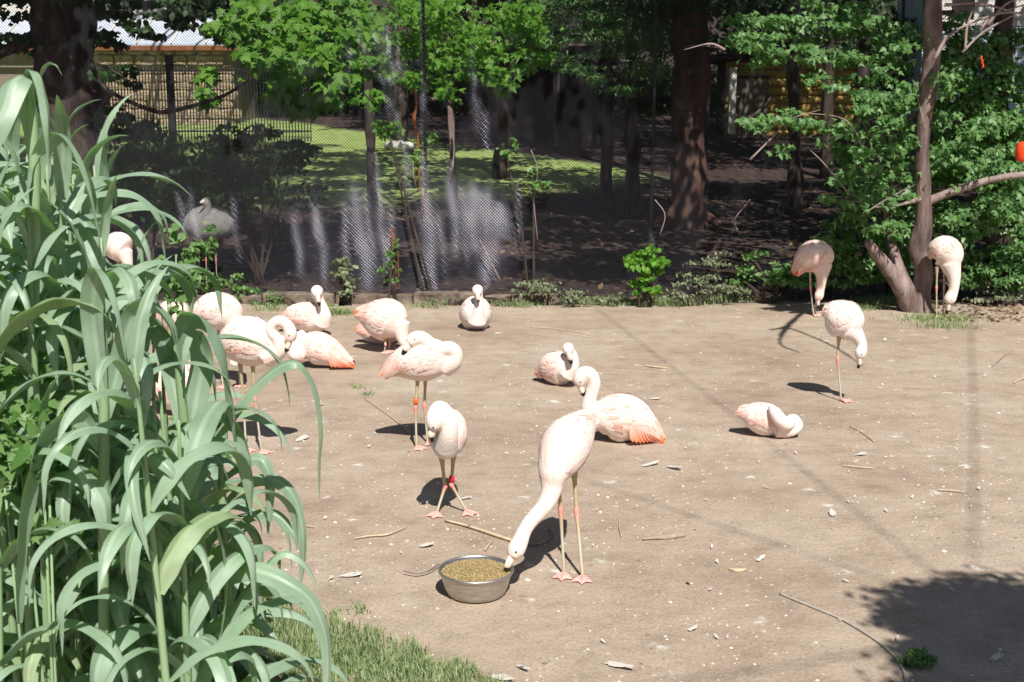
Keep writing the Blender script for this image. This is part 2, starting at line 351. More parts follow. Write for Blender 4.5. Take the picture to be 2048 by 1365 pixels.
#@@STRUCT
# ------------------------------------------------------------------ buildings behind
def build_stone_house():
    b0 = P(300, 249, 42); x0, x1 = P(-90, 249, 42).x, P(470, 249, 42).x; zb = terr(b0.x, 42) - .2
    h = empty('stone_house', (0, 42, zb), 'low sandstone house with pale blue metal roof beyond the net, far left', 'house')
    ze = P(300, 92, 42).z
    box('wall', (x0, x1, 42, 46, zb, ze), M['mortar'], h)
    # stones of the front wall, proud of the mortar
    proto = []
    for v in range(8):
        bm = bmesh.new(); bmesh.ops.create_cube(bm, size=1); bmesh.ops.bevel(bm, geom=bm.edges[:], offset=.16, segments=1, affect='EDGES')
        for q in bm.verts: q.co += Vector([random.uniform(-.07, .07) for _ in range(3)])
        me = bpy.data.meshes.new('stone'); bm.to_mesh(me); bm.free(); me.materials.append(M['stonew']); proto.append(me)
    z = zb + .05; cnt = 0
    while z < ze - .1:
        hh = random.uniform(.24, .36); x = x0 + random.uniform(.0, .3)
        while x < x1 - .3 and cnt < 295:
            ww = random.uniform(.35, .75)
            if x > P(150, 200, 42).x:
                o = bpy.data.objects.new('stone', random.choice(proto)); C.objects.link(o); o.parent = h
                o.location = (x+ww/2, -.02, z+hh/2-zb); o.scale = (ww*.94, .12, hh*.92); cnt += 1
            x += ww
        z += hh
    # roof: sheets with standing seams, rising away
    zt = ze + 1.15
    t = (x1-x0+.8)/9
    for i in range(9):
        xa = x0-.4+t*i; V = np.array([(xa+.01, 41.5, ze-.02), (xa+t-.01, 41.5, ze-.02), (xa+t-.01, 44, zt), (xa+.01, 44, zt), (xa+.01, 41.5, ze+.04), (xa+t-.01, 41.5, ze+.04), (xa+t-.01, 44, zt+.06), (xa+.01, 44, zt+.06)])
        Q = [(0, 3, 2, 1), (4, 5, 6, 7), (0, 1, 5, 4), (2, 3, 7, 6), (1, 2, 6, 5), (3, 0, 4, 7)]
        link('roof_sheet', quads_to_mesh('roof_sheet', [(V, Q)], [M['roof']], False), h)
        tube('roof_seam', [(xa, 41.48, ze+.06), (xa, 44, zt+.09)], .035, M['whitepaint'], h, 6)
    box('fascia', (x0-.45, x1+.45, 41.4, 41.47, ze-.18, ze-.03), M['rust'], h)
    # upper storey set back, mostly hidden by leaves
    box('upper_wall', (x0+1, x0+9, 44.2, 46, zt-.3, zt+2.2), M['whitepaint'], h)
    for i in range(3):
        xw = x0+2+i*2.4; f = box('window', (xw, xw+1.1, 44.12, 44.2, zt+.5, zt+1.6), M['darkwall'], h)
build_stone_house()
def picket_fence():
    Y = 36.0; z0 = terr(-9, Y)
    f = empty('picket_railing', (P(300, 200, Y).x, Y, z0), 'thin black upright railing in front of the stone house wall', 'railing')
    xa, xb = P(170, 200, Y).x, P(620, 200, Y).x; n = 74
    zt = P(300, 135, Y).z
    me = None
    for i in range(n):
        x = xa + (xb-xa)*i/(n-1); z = terr(x, Y)-.05
        o = box('picket', (x-.014, x+.014, Y-.012, Y+.012, z, zt + random.uniform(-.02, .02)), M['post'], f, 0)
    for zz in (zt-.12, z0+.25): box('rail', (xa, xb, Y+.015, Y+.04, zz, zz+.05), M['post'], f)
picket_fence()
t_ = P(335, 115, 26); b_ = P(345, 255, 26)
p_ = empty('iron_post', (b_.x, 26, terr(b_.x, 26)), 'leaning black iron post standing before the sunlit stone wall', 'post')
box('pole', (b_.x-.07, b_.x+.07, 25.93, 26.07, terr(b_.x, 26)-.1, t_.z), M['post'], p_); box('cap', (b_.x-.085, b_.x+.085, 25.915, 26.085, t_.z+.001, t_.z+.04), M['post'], p_)
def cabin():
    Y = 38.; x0, x1 = P(1462, 200, Y).x, P(1720, 200, Y).x; zb = terr(x0, Y)-.1; zt = P(1500, 122, Y).z
    h = empty('log_cabin', ((x0+x1)/2, Y, zb), 'yellow log cabin seen through the maple leaves at right', 'cabin')
    box('wall', (x0+.05, x1-.05, Y+.12, Y+3, zb, zt), M['darkwall'], h)
    n = 9; hh = (zt-zb)/n
    for i in range(n):
        z = zb + hh*(i+.5)
        tube('log', [(x0-.15, Y+.05, z), ((x0+x1)/2, Y+.03, z+random.uniform(-.01, .01)), (x1+.15, Y+.05, z)], hh*.5, M['log'], h, 12, 6)
    box('roof', (x0-.5, x1+.5, Y-.5, Y+3.4, zt+.02, zt+.2), M['darkwall'], h)
    box('door_frame', (P(1475, 200, Y-.6).x, P(1540, 200, Y-.6).x, Y-.62, Y-.57, P(1500, 158, Y-.6).z, P(1500, 152, Y-.6).z), M['darkwall'], h)
    for k in range(6):
        xa = P(1478+k*10, 200, Y-.6).x; box('gate_board', (xa, xa+.13, Y-.6, Y-.56, zb, P(1500, 160, Y-.6).z), M['plank'], h)
    tube('gate_brace', [(P(1478, 240, Y).x, Y-.66, zb+.3), (P(1538, 200, Y).x, Y-.66, zb+1.3)], .05, M['plank'], h, 6)
cabin()
for px_, lab in ((1463, 'white painted wooden post beside the dark gate of the log cabin'),):
    a = P(px_, 240, 37); q = empty('gate_post', (a.x, 37, terr(a.x, 37)), lab, 'post')
    box('post_shaft', (a.x-.1, a.x+.1, 36.9, 37.1, terr(a.x, 37)-.1, P(px_, 136, 37).z), M['whitepaint'], q); box('post_foot', (a.x-.14, a.x+.14, 36.86, 37.14, terr(a.x, 37)-.1, terr(a.x, 37)+.12), M['plank'], q)
def shed():
    Y = 34.; x0, x1 = P(1010, 200, Y).x, P(1215, 200, Y).x; zb = terr(x0, Y)-.1; zt = P(1100, 95, Y).z
    h = empty('dark_shed', ((x0+x1)/2, Y, zb), 'black open-fronted timber shed in deep shade behind the net', 'shed')
    box('back_wall', (x0, x1, Y+2.4, Y+2.5, zb, zt), M['darkwall'], h)
    for xa in (x0, x1-.1): box('side_wall', (xa, xa+.1, Y, Y+2.397, zb, zt), M['darkwall'], h)
    box('roof', (x0-.5, x1+.5, Y-.7, Y+2.9, zt+.003, zt+.16), M['plank'], h)
    n = 7
    for i in range(n):
        xa = x0 + (x1-x0)*i/n
        if i in (0, 1, 4, 5, 6): box('board', (xa+.11, xa+(x1-x0)/n-.01, Y-.03, Y, zb, zb+.9+random.uniform(-.1, .2)), M['darkwall'], h)
    for xa in (x0, (x0+x1)/2, x1): tube('post', [(xa, Y-.1, zb), (xa, Y-.1, zt)], .08, M['bark'], h, 8)
shed()
def white_house_far():
    Y = 56.; x0, x1 = P(1850, 0, Y).x, P(2060, 0, Y).x; zb = terr(x0, Y)-.1
    h = empty('white_house', ((x0+x1)/2, Y, zb), 'bluish white house behind the trees at the top right corner', 'house')
    zt = P(1900, -60, Y).z; z1 = P(1900, 52, Y).z
    box('wall', (x0, x1+3, Y, Y+4, zb, zt), M['roof'], h)
    for i in range(6): box('siding_board', (x0-.02, x1+3.02, Y-.05, Y-.002, z1+i*.28, z1+i*.28+.255), M['whitepaint'], h)
    box('window', (x0+1.2, x0+2.2, Y-.09, Y-.053, z1+.3, z1+1.3), M['darkwall'], h); box('roof', (x0-.5, x1+3.5, Y-.6, Y+4.6, zt+.003, zt+.2), M['darkwall'], h)
white_house_far()
#@@TREES
# ------------------------------------------------------------------ trees and foliage behind the net
def trunk_np(pts, rad, n=24, ring=14, rough=.06):
    V, Q = tube_np(pts, rad, ring, n)
    for i in range(len(V)):
        v = V[i]; d = noise.noise(Vector(v)*2.2)*rough*1.6 + noise.noise(Vector((v[0]*9, v[1]*9, v[2]*1.5)))*rough*.7
        c = V[i//ring*ring:(i//ring+1)*ring].mean(0) if i < len(V)-2 else v
        V[i] = v + (v-c)*d*6
    return V, Q
def trunk(name, pts, rad, mat, parent, **k): return link(name, quads_to_mesh(name, [trunk_np(pts, rad, **k)], [mat]), parent)
def tree_at(name, px, pybase, Y, label, group=None):
    a = P(px, pybase, Y); return empty(name, (a.x, Y, terr(a.x, Y)), label, 'tree', group), Vector((a.x, Y, terr(a.x, Y)-.1))
def pix_path(lst, Y): return [P(a, b, Y+(c[0] if c else 0)) for a, b, *c in lst]
# big dark tree far left
t, b = tree_at('tree', 130, 330, 19, 'massive black tree trunk at far left behind the reeds')
trunk('trunk', [b, P(135, 250, 19), P(128, 100, 19), P(120, -150, 19), P(130, -500, 19)], [.62, .5, .46, .42, .3], M['bark'], t)
trunk('branch', [P(120, 60, 19), P(40, 90, 18.6), P(-40, 130, 18.5)], [.14, .1, .05], M['bark'], t, ring=8)
trunk('branch', [P(130, 40, 19), P(230, 10, 18.8), P(330, -40, 18.8)], [.13, .09, .04], M['bark'], t, ring=8)
cr = Crown()
for a in ((20, -10, 20, 110, 50), (230, 5, 18.5, 90, 28), (340, 12, 18.5, 80, 22), (90, -120, 19, 320, 90), (420, -20, 18.5, 120, 34), (300, 60, 18.5, 60, 14), (360, 40, 18.5, 60, 16), (240, 150, 18.6, 40, 20), (440, 70, 18.5, 50, 30), (200, 70, 18.8, 30, 22), (215, 85, 18.6, 26, 14), (20, 80, 18.6, 60, 22)):
    cr.blob(*a, 1.0, int(a[3]*a[4]*.16)+40, .17, 'oval')
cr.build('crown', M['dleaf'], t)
# sunlit maple hanging in from the top, left of centre
t, b = tree_at('tree', 745, 300, 20, 'bright green sunlit maple hanging low behind the net left of centre')
trunk('trunk', [b, P(735, 150, 20), P(720, -80, 20), P(700, -400, 20)], [.09, .075, .07, .05], M['bark'], t, ring=10)
trunk('branch', [P(720, -60, 20), P(620, 10, 18.5), P(560, 90, 17.5), P(620, 190, 17)], [.08, .06, .04, .012], M['bark'], t, ring=8)
trunk('branch', [P(715, -40, 20), P(560, -10, 18.5), P(480, 30, 17.8)], [.06, .04, .012], M['bark'], t, ring=8)
cr = Crown()
mb = ((500, 25, 17.5, 70, 30), (560, 75, 17.4, 80, 35), (620, 40, 17.8, 90, 40), (520, 120, 17.2, 55, 28), (600, 130, 17.2, 70, 28), (560, 165, 17, 40, 22), (640, 100, 17.6, 40, 30), (545, 200, 16.9, 22, 18), (645, 205, 16.9, 36, 22), (590, 200, 16.9, 22, 12), (690, 20, 18, 60, 40), (700, 90, 17.8, 50, 40), (470, 60, 17.5, 40, 30), (680, 160, 17.4, 40, 22), (600, 225, 17, 30, 12), (400, 150, 17.6, 26, 14), (415, 190, 17.4, 18, 22))
for a in mb: cr.blob(*a, .5, int(a[3]*a[4]*.065)+14, .24, 'maple', face=(.1, -.7, .7), spread=.45)
cr.build('crown', M['maplel'], t)
def leaf_objects(parent, spots, n, size, mat, kind='maple', face=(.1, -.75, .65), spread=.5):
    tv, tf = TPL[kind]; pr = []
    for k in range(5):
        pr.append(mesh_np('leaf', tv*np.array([1, 1, 1.+k*.4]), tf, [mat], np.full(len(tv), .2+.18*k), smooth=False))
    wts = np.array([a[3]*a[4] for a in spots], float); wts /= wts.sum(); ch = rng.choice(len(spots), n, p=wts)
    R = rand_rot(n, face, spread)
    for i in range(n):
        px, py, Y, rx, ry = spots[ch[i]][:5]; d = rng.normal(size=2)*.5
        o = bpy.data.objects.new('leaf', pr[rng.integers(0, 5)]); C.objects.link(o); o.parent = parent
        q = P(px+d[0]*rx, py+d[1]*ry, Y-.45+rng.random()*.5) - parent.location
        s = size*(.65+.6*rng.random()); o.matrix_local = Matrix.Translation(q) @ Matrix([list(r) for r in R[i]]).to_4x4() @ Matrix.Scale(s, 4)
leaf_objects(t, mb, 240, .25, M['maplel'], spread=.35)
# centre canopy
t, b = tree_at('tree', 905, 300, 19.5, 'arching thin tree with bright leaves over the centre of the net')
trunk('trunk', [b, P(903, 250, 19.5), P(890, 200, 19.5), P(850, 195, 19), P(700, 120, 19)], [.07, .05, .04, .03, .02], M['barkp'], t, ring=8)
trunk('branch', [P(890, 205, 19.5), P(930, 120, 19), P(960, -60, 18.5)], [.04, .05, .06], M['bark'], t, ring=8)
cr = Crown()
cb = ((900, 40, 17.6, 90, 50), (960, 90, 17.4, 90, 40), (1010, 30, 17.8, 80, 45), (880, 120, 17.5, 40, 60), (950, 150, 17.3, 60, 25), (1060, 60, 17.8, 60, 40), (820, 20, 18, 60, 40), (760, 60, 18, 60, 40), (905, 180, 17.2, 30, 20), (1075, 95, 17.6, 40, 30), (690, 150, 18, 50, 18), (1010, 170, 17.6, 50, 20), (840, 90, 17.9, 50, 50), (760, 120, 17.9, 50, 34), (830, 170, 17.6, 40, 26), (740, 200, 17.4, 40, 18), (1040, 130, 17.5, 50, 26), (780, 250, 17.2, 34, 18), (860, 275, 16.6, 20, 14))
for a in cb: cr.blob(*a, .7, int(a[3]*a[4]*.10)+14, .15, 'maple', face=(.1, -.6, .7), spread=.6)
cr.build('crown', M['maplel'], t)
leaf_objects(t, cb, 200, .15, M['maplel'])
# conifer sprays
t, b = tree_at('tree', 1270, 320, 22, 'feathery conifer with drooping sprays between shed and big trunk')
trunk('trunk', [b, P(1262, 150, 22), P(1265, -200, 22)], [.13, .11, .08], M['bark'], t, ring=10)
cr = Crown()
for a in ((1120, 120, 19, 70, 16), (1160, 145, 18.8, 60, 14), (1090, 85, 19, 60, 16), (1190, 60, 20, 90, 30), (1260, 20, 21, 90, 34), (1270, 90, 20.5, 80, 30), (1300, 140, 20, 60, 24), (1180, 165, 18.8, 40, 10), (1230, 180, 20, 60, 12), (1130, 20, 20, 90, 30), (1310, 50, 21, 60, 40)):
    cr.blob(*a, .8, int(a[3]*a[4]*.35)+60, .15, 'needle', face=(0, -.4, .9), spread=.35)
    trunk('branch', [P(1262, a[1]-20, 22), P((a[0]+1262)/2, a[1]-14, (22+a[2])/2), P(a[0], a[1], a[2])], [.03, .022, .008], M['bark'], t, ring=6, n=8)
cr.build('crown', M['maple'], t)
# big reddish trunk
t, b = tree_at('tree', 1376, 440, 20.3, 'thick reddish brown trunk rising behind the net right of centre')
trunk('trunk', [b, P(1376, 425, 20.3), P(1378, 380, 20.3), P(1380, 200, 20.3), P(1378, 0, 20.3), P(1372, -400, 20.3)], [.36, .33, .30, .28, .27, .22], M['barkr'], t, n=40, ring=18, rough=.04)
for a in range(5):
    x = 1376 + (-40, 38, -22, 20, 30)[a]; trunk('root', [P(1376, 400, 20.3), P(x, 432, 20.2), P(x*2-1376, 452, 20.0)], [.16, .07, .02], M['barkr'], t, ring=8, n=8)
trunk('branch', [P(1372, 95, 20), P(1402, 92, 19), P(1448, 98, 18.4)], [.03, .02, .012], M['deadwood'], t, ring=6)
cr = Crown()
for a in ((1320, 10, 20, 110, 34), (1430, 30, 20, 80, 30), (1400, -60, 20, 200, 70), (1440, 90, 19.5, 40, 30)): cr.blob(*a, .9, int(a[3]*a[4]*.12)+40, .14, 'oval')
cr.build('crown', M['dleaf'], t)
# thin dark tree
t, b = tree_at('tree', 1588, 395, 22, 'thin black tree trunk in front of the log cabin')
trunk('trunk', [b, P(1590, 320, 22), P(1588, 150, 22), P(1582, 20, 22), P(1580, -300, 22)], [.15, .11, .10, .09, .06], M['bark'], t, ring=10)
cr = Crown(); cr.blob(1590, 20, 22, 90, 30, 1, 500, .15, 'oval'); cr.blob(1560, -60, 22, 160, 50, 1.5, 900, .15, 'oval'); cr.build('crown', M['dleaf'], t)
# slim trunks
for px, pb, Y, r, lab in ((1215, 330, 24, .10, 'slim dark trunk just left of the conifer'), (1000, 330, 27, .12, 'slim dark trunk in front of the shed at its left corner'), (800, 280, 36, .18, 'dark trunk at the far edge of the lawn, near the shed'), (1655, 300, 27, .12, 'slim trunk behind the right maple crown')):
    t, b = tree_at('tree', px, pb, Y, lab)
    trunk('trunk', [b, P(px+3, 100, Y), P(px-4, -200, Y)], [r*1.3, r, r*.8], M['bark'], t, ring=8, n=12)
    cr = Crown(); cr.blob(px, -20, Y, 1500/Y, 900/Y, 1.2, 350, .2, 'oval'); cr.build('crown', M['dleaf'], t)
# dark shrub masses just behind the net
def shrub(px, py, Y, blobs, label, mat='dleaf', kind='oval', size=.10, dens=.14, stems=4, group=None, name='shrub', cat='shrub', **k):
    g0 = P(px, py, Y); z = terr(g0.x, Y); t = empty(name, (g0.x, Y, z), label, cat, group)
    for i in range(stems):
        bl = random.choice(blobs); a = P(bl[0], bl[1], bl[2])
        tube('stem', [Vector((g0.x+random.uniform(-.08, .08), Y, z-.03)), (Vector((g0.x, Y, z))+a)/2+Vector((random.uniform(-.05, .05), 0, .05)), a], [.018, .012, .005], M['bark'], t, 6, 8)
    cr = Crown()
    for bl in blobs: cr.blob(bl[0], bl[1], bl[2], bl[3], bl[4], bl[5] if len(bl) > 5 else .25, int(bl[3]*bl[4]*dens)+12, size, kind, **k)
    cr.build('foliage', M[mat], t); return t
shrub(300, 560, 15.6, [(215, 235, 16, 40, 30), (265, 260, 16, 60, 34), (330, 300, 15.8, 70, 40), (250, 330, 15.6, 60, 50), (300, 400, 15.6, 90, 60), (400, 350, 15.8, 80, 40)], 'dark leafy bush against the pale wall behind the net', dens=.26, size=.11, stems=8, spread=1.)
shrub(520, 560, 15.5, [(440, 290, 15.8, 60, 40), (520, 280, 15.9, 50, 26), (570, 320, 15.8, 60, 30), (480, 360, 15.6, 80, 50), (590, 290, 16, 40, 14), (440, 420, 15.5, 70, 40)], 'dark leafy bush over the lower edge of the lit lawn', dens=.24, size=.11, stems=8, spread=1.)
trunk_b = empty('fallen_branch', P(300, 215, 16.2), 'dark drooping branch crossing in front of the stone house', 'branch')
tube('limb', [P(180, 130, 16.4), P(215, 180, 16.3), P(300, 220, 16.2), P(345, 222, 16.2), P(440, 195, 16.2), P(500, 160, 16.3)], [.03, .028, .03, .03, .024, .012], M['bark'], trunk_b, 8, 24)
tube('twig', [P(190, 125, 16.4), P(240, 150, 16.4), P(280, 178, 16.4)], [.02, .014, .006], M['bark'], trunk_b, 6, 8)
shrub(620, 520, 16.8, [(600, 400, 17, 60, 30, .4), (700, 420, 17, 60, 26, .4), (560, 450, 16.6, 40, 40, .3)], 'low dark undergrowth behind the net below the lawn', dens=.10, size=.10, stems=5, spread=1.)
shrub(930, 500, 17, [(900, 440, 17.2, 60, 22, .4), (1010, 450, 17, 50, 20, .4), (830, 430, 17.4, 40, 20, .3)], 'low dark undergrowth behind the pale net folds at centre', dens=.10, size=.10, stems=5, spread=1.)
# white driftwood log on the lawn
a, b_ = P(775, 291, 33.5), P(828, 304, 33); zl = terr(a.x, 33)
o = tube('pale_log', [Vector((a.x, 33.5, terr(a.x, 33.5)+.1)), Vector(((a.x+b_.x)/2, 33.2, terr(a.x, 33.2)+.12)), Vector((b_.x, 33, terr(b_.x, 33)+.1))], [.13, .15, .11], M['whitepaint'], None, 10, 10)
tag(o, 'short whitish log lying on the sunlit lawn', 'log')
# far woodland and overhead canopy
cr = Crown()
for i in range(46):
    px = -300 + i*60 + random.uniform(-20, 20); Y = random.uniform(58, 76)
    cr.blob(px, random.uniform(-60, 190), Y, 110, 100, 3, 1100, .5, 'quad', clumps=60, spread=1.)
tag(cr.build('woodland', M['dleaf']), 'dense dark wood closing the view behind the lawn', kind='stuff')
t = empty('hedge', (-3.5, 47.5, terr(-3.5, 47.5)), 'dark hedge closing the far side of the lawn between house and shed', 'hedge')
cr = Crown()
for px in range(420, 1480, 60): cr.blob(px+random.uniform(-20, 20), 185+random.uniform(-12, 12), 47.5+random.uniform(-.8, .8), 50, 56, 1.1, 900, .34, 'quad', clumps=40)
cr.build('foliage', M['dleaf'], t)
for px in range(440, 1480, 90): a = P(px, 240, 47.5); tube('stem', [Vector((a.x, 47.5, terr(a.x, 47.5)-.1)), P(px+9, 190, 47.5)], [.07, .03], M['bark'], t, 6)
def added_shade_tree(x, y, z, rx, ry, rz, n, label, tx, ty, size=.2, kind='quad', mat='dleaf'):
    t = empty('added_shade_tree', (tx, ty, terr(tx, ty)), label, 'tree')
    trunk('trunk', [(tx, ty, terr(tx, ty)-.1), (tx+(x-tx)*.2, ty+(y-ty)*.2, z*.6), (x, y, z)], [.2, .16, .08], M['bark'], t, ring=10)
    cr = Crown(); cr.add(*leaves_np(ell_pts(n, (x, y, z), (rx, ry, rz), n//30), size, kind, spread=.7)); cr.build('crown', M[mat], t)
#@@FENCE
# ------------------------------------------------------------------ netting fence
FY = 14.35
def pleat(x, z):
    """depth of the draped net at (x,z): slack vertical pleats that lean, deeper in places"""
    lean = x + .16*z
    n1 = noise.noise(Vector((lean*1.9, z*.28, 3.1))); n2 = noise.noise(Vector((lean*5.5, z*.5, 9.7))); n3 = noise.noise(Vector((x*.45, z*.4, 1.7)))
    amp = .5+.5*max(-1, min(1, noise.noise(Vector((x*.35, z*.5, 22.)))*2.4))
    if x > 2.2: amp *= .35
    return FY + .16*n1*amp*1.6 + .07*n2*amp*1.5 + .12*n3 - .10*math.exp(-z*1.5)
def net_strands(x0, x1, z0, z1, pitch, width, surf, dz=.06, tilt=1.0):
    Vs, Fs, off = [], [], 0; zs = np.arange(z0, z1+1e-6, dz); H = z1-z0
    for sgn in (1, -1):
        k0, k1 = x0-(H*tilt if sgn > 0 else 0), x1+(H*tilt if sgn < 0 else 0)
        for xs0 in np.arange(k0, k1, pitch):
            xx = xs0 + sgn*tilt*(zs-z0); ok = (xx >= x0) & (xx <= x1)
            if ok.sum() < 3: continue
            xa, za = xx[ok], zs[ok]; yy = np.array([surf(a, c) for a, c in zip(xa, za)])
            c = np.stack([xa, yy, za], 1); d = np.array([tilt, 0, -sgn])/math.hypot(tilt, 1)*width*(.19 if sgn > 0 else .5)
            # triangular strand: two faces meeting at a ridge towards the viewer side
            A, B, R = c-d, c+d, c+np.array([0, -width*.5, 0]); m = len(c)
            Vs.append(np.stack([A, R, B], 1).reshape(-1, 3)); i = np.arange(m-1)*3+off
            Fs.append(np.stack([i, i+1, i+4, i+3], -1)); Fs.append(np.stack([i+1, i+2, i+5, i+4], -1)); off += m*3
    return np.vstack(Vs), np.vstack(Fs)
fence = empty('netting_fence', (0, FY, 0), 'tall fence of dark fine-meshed netting along the back of the pen', 'fence')
# pleat() per point is slow: tabulate
gx = np.arange(-9, 9.6, .05); gz = np.arange(0, 4.35, .1); tab = np.array([[pleat(x, z) for z in gz] for x in gx])
def surf_tab(x, z):
    u = (x+9)/.05; v = z/.1; i = int(min(max(u, 0), len(gx)-2)); j = int(min(max(v, 0), len(gz)-2)); a, b = u-i, v-j
    return tab[i, j]*(1-a)*(1-b)+tab[i+1, j]*a*(1-b)+tab[i, j+1]*(1-a)*b+tab[i+1, j+1]*a*b
fl = [(800, 165, 275, 10, 26), (850, 20, 480, 7, 6), (955, 90, 260, 8, 12), (735, 375, 560, 12, 26), (752, 385, 540, 5, 20), (715, 400, 500, 5, 12), (640, 400, 480, 5, 14), (790, 420, 570, 5, 8), (890, 380, 540, 5, 18), (745, 480, 575, 8, 10), (775, 395, 530, 7, 14), (850, 380, 560, 9, -4), (915, 330, 500, 10, 16), (655, 420, 560, 7, 14), (870, 400, 580, 8, 12), (400, 385, 500, 8, 20), (372, 390, 470, 6, 16), (1990, 470, 560, 12, 0), (765, 300, 420, 6, 16), (935, 380, 520, 7, 12), (700, 420, 540, 5, 10), (820, 280, 380, 6, 10), (975, 200, 300, 5, 10), (480, 400, 520, 6, 14), (605, 430, 540, 6, 14), (1310, 470, 560, 5, 8)]  # sunlit folds, painted into the net tint as pale streaks
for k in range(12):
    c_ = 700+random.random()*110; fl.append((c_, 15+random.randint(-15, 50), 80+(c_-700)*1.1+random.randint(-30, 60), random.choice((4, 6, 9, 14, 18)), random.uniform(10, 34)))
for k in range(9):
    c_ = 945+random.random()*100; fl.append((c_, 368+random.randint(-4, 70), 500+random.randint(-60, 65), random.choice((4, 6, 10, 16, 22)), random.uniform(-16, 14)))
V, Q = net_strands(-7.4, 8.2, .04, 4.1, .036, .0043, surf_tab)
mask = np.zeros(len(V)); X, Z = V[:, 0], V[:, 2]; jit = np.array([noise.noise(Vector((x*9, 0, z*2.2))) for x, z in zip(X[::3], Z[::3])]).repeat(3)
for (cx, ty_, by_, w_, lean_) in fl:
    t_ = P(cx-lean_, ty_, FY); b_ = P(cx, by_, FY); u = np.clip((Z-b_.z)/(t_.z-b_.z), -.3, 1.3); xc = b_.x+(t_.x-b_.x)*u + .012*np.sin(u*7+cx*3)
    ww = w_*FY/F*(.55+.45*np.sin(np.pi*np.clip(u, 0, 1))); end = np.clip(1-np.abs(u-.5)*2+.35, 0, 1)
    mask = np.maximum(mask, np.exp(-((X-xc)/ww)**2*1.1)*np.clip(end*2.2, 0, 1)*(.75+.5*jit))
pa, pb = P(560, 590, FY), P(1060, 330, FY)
mask += .16*np.clip((X-pa.x)*4, 0, 1)*np.clip((pb.x-X)*4, 0, 1)*np.clip((pb.z-Z)*3, 0, 1)*(1+jit)  # broad pale haze painted over the middle of the net
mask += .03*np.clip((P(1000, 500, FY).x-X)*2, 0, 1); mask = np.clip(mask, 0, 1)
# strands swell where sunlight on the folds is painted pale
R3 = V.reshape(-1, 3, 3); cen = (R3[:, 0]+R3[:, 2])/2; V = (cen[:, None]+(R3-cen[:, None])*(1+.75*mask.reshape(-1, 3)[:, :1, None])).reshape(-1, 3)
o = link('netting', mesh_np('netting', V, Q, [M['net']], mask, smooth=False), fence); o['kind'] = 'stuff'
for px in (850, 1300, 1780):
    x = P(px, 500, FY+.12).x
    tube('fence_post', [(x, FY+.16, -.1), (x+.02, FY+.16, 2.4), (x, FY+.16, 4.4)], .019, M['post'], fence, 8)
tube('top_cable', [(-7.6, FY, 4.12), (0, FY, 4.06), (8.4, FY, 4.12)], .012, M['post'], fence, 6, 12)
# concrete edging at the foot
edge = empty('edging_kerb', (P(780, 610, 14).x, 14.05, 0), 'low weathered concrete edging along the foot of the net', 'kerb')
xa = P(385, 600, 14).x; i = 0
while xa < P(1110, 600, 14).x:
    L = random.uniform(.75, .95); box('kerb_block', (xa, xa+L-.015, 13.93+random.uniform(-.02, .02), 14.12, -.05, .12+random.uniform(-.03, .015)), M['concrete'], edge, .012); xa += L
# leaf canopy added to shade the ground behind the net (mostly above the picture)
cn = []
SL = -SUNV.y/SUNV.z; SX = SUNV.x/SUNV.z
hy = 17.2
while hy < 52:
    hx = -15 + random.uniform(0, 1)
    while hx < 18:
        band = float(np.interp(hx, [-9.3, -5, -2.3, -.3, 2.3], [39.6, 37.7, 33.7, 30.8, 28.8])); hw = float(np.interp(hx, [-6, -4, -2.3, 2.3], [3.6, 2.6, 1.4, .9]))
        lit = (abs(hy-band) < hw+.35 and -11 < hx < 3.4) or (18.4 < hy < 21.6 and -6.5 < hx < 1.6) or (3.5 < hx < 8 and 26.5 < hy < 28) or (hx < -6 and 37 < hy < 46)
        if not lit:
            h = 5.7+.13*(hy-17); y = hy-SL*h; cn.append((hx+SX*h+random.uniform(-.3, .3), y+random.uniform(-.2, .2), h+terr(hx, hy), 1.7, 1.35, .6))
        hx += 2.7
    hy += 2.15
cn += [(-6.2, 16.2, 7, 1.3, 1, 1.2), (-6.3, 17, 5.6, 1.2, .7, .8), (3.5, 18, 6, 1, .8, .8), (3.6, 17.2, 7.4, 1, .8, .8), (-5.4, 13.9, 4.9, 2.2, .8, .5), (-2.6, 14.2, 5.0, 1.6, .7, .4), (5.1, 12.3, 4.9, 1.1, .5, .4)]
cn += [(-24+8*k, 46, 15, 5, 3.5, 1.5) for k in range(8)] + [(-32+9*k, 56, 19, 6, 5, 2) for k in range(9)]
trs = [(-9.5, 17.5), (3.7, 24.6), (9.8, 18.5), (-12, 26), (7.5, 27), (15, 27.5)]
ct = []
for k, (tx, ty) in enumerate(trs):
    t = empty('added_shade_tree', (tx, ty, terr(tx, ty)), ['tall added shade tree behind the big dark trunk at far left', 'slim added shade tree standing half hidden behind the thick reddish trunk', 'added shade tree behind the dense foliage on the right edge', 'added shade tree beyond the left edge, towards the stone house', 'added shade tree right of the feathery conifer', 'added shade tree beyond the right edge of the picture'][k], 'tree')
    ct.append((t, tx, ty, Crown()))
for c in cn:
    t, tx, ty, cr = min(ct, key=lambda q: (q[1]-c[0])**2 + (q[2]-c[1])**2)
    cr.add(*leaves_np(ell_pts((1150 if c[3] < 4 else int(70*c[3]*c[4])+300), c[:3], (c[3]*1.05, c[4]*1.05, c[5]), 40), .27 if c[3] < 4 else .62, 'quad', face=(.2, -.6, .8), spread=.5))
    base = (tx, ty, c[2]*.55)
    if random.random() < .4: tube('limb', [base, ((tx+c[0])/2, (ty+c[1])/2, c[2]*.9), (c[0], c[1], c[2]-.1)], [.1, .06, .02], M['bark'], t, 8, 10)
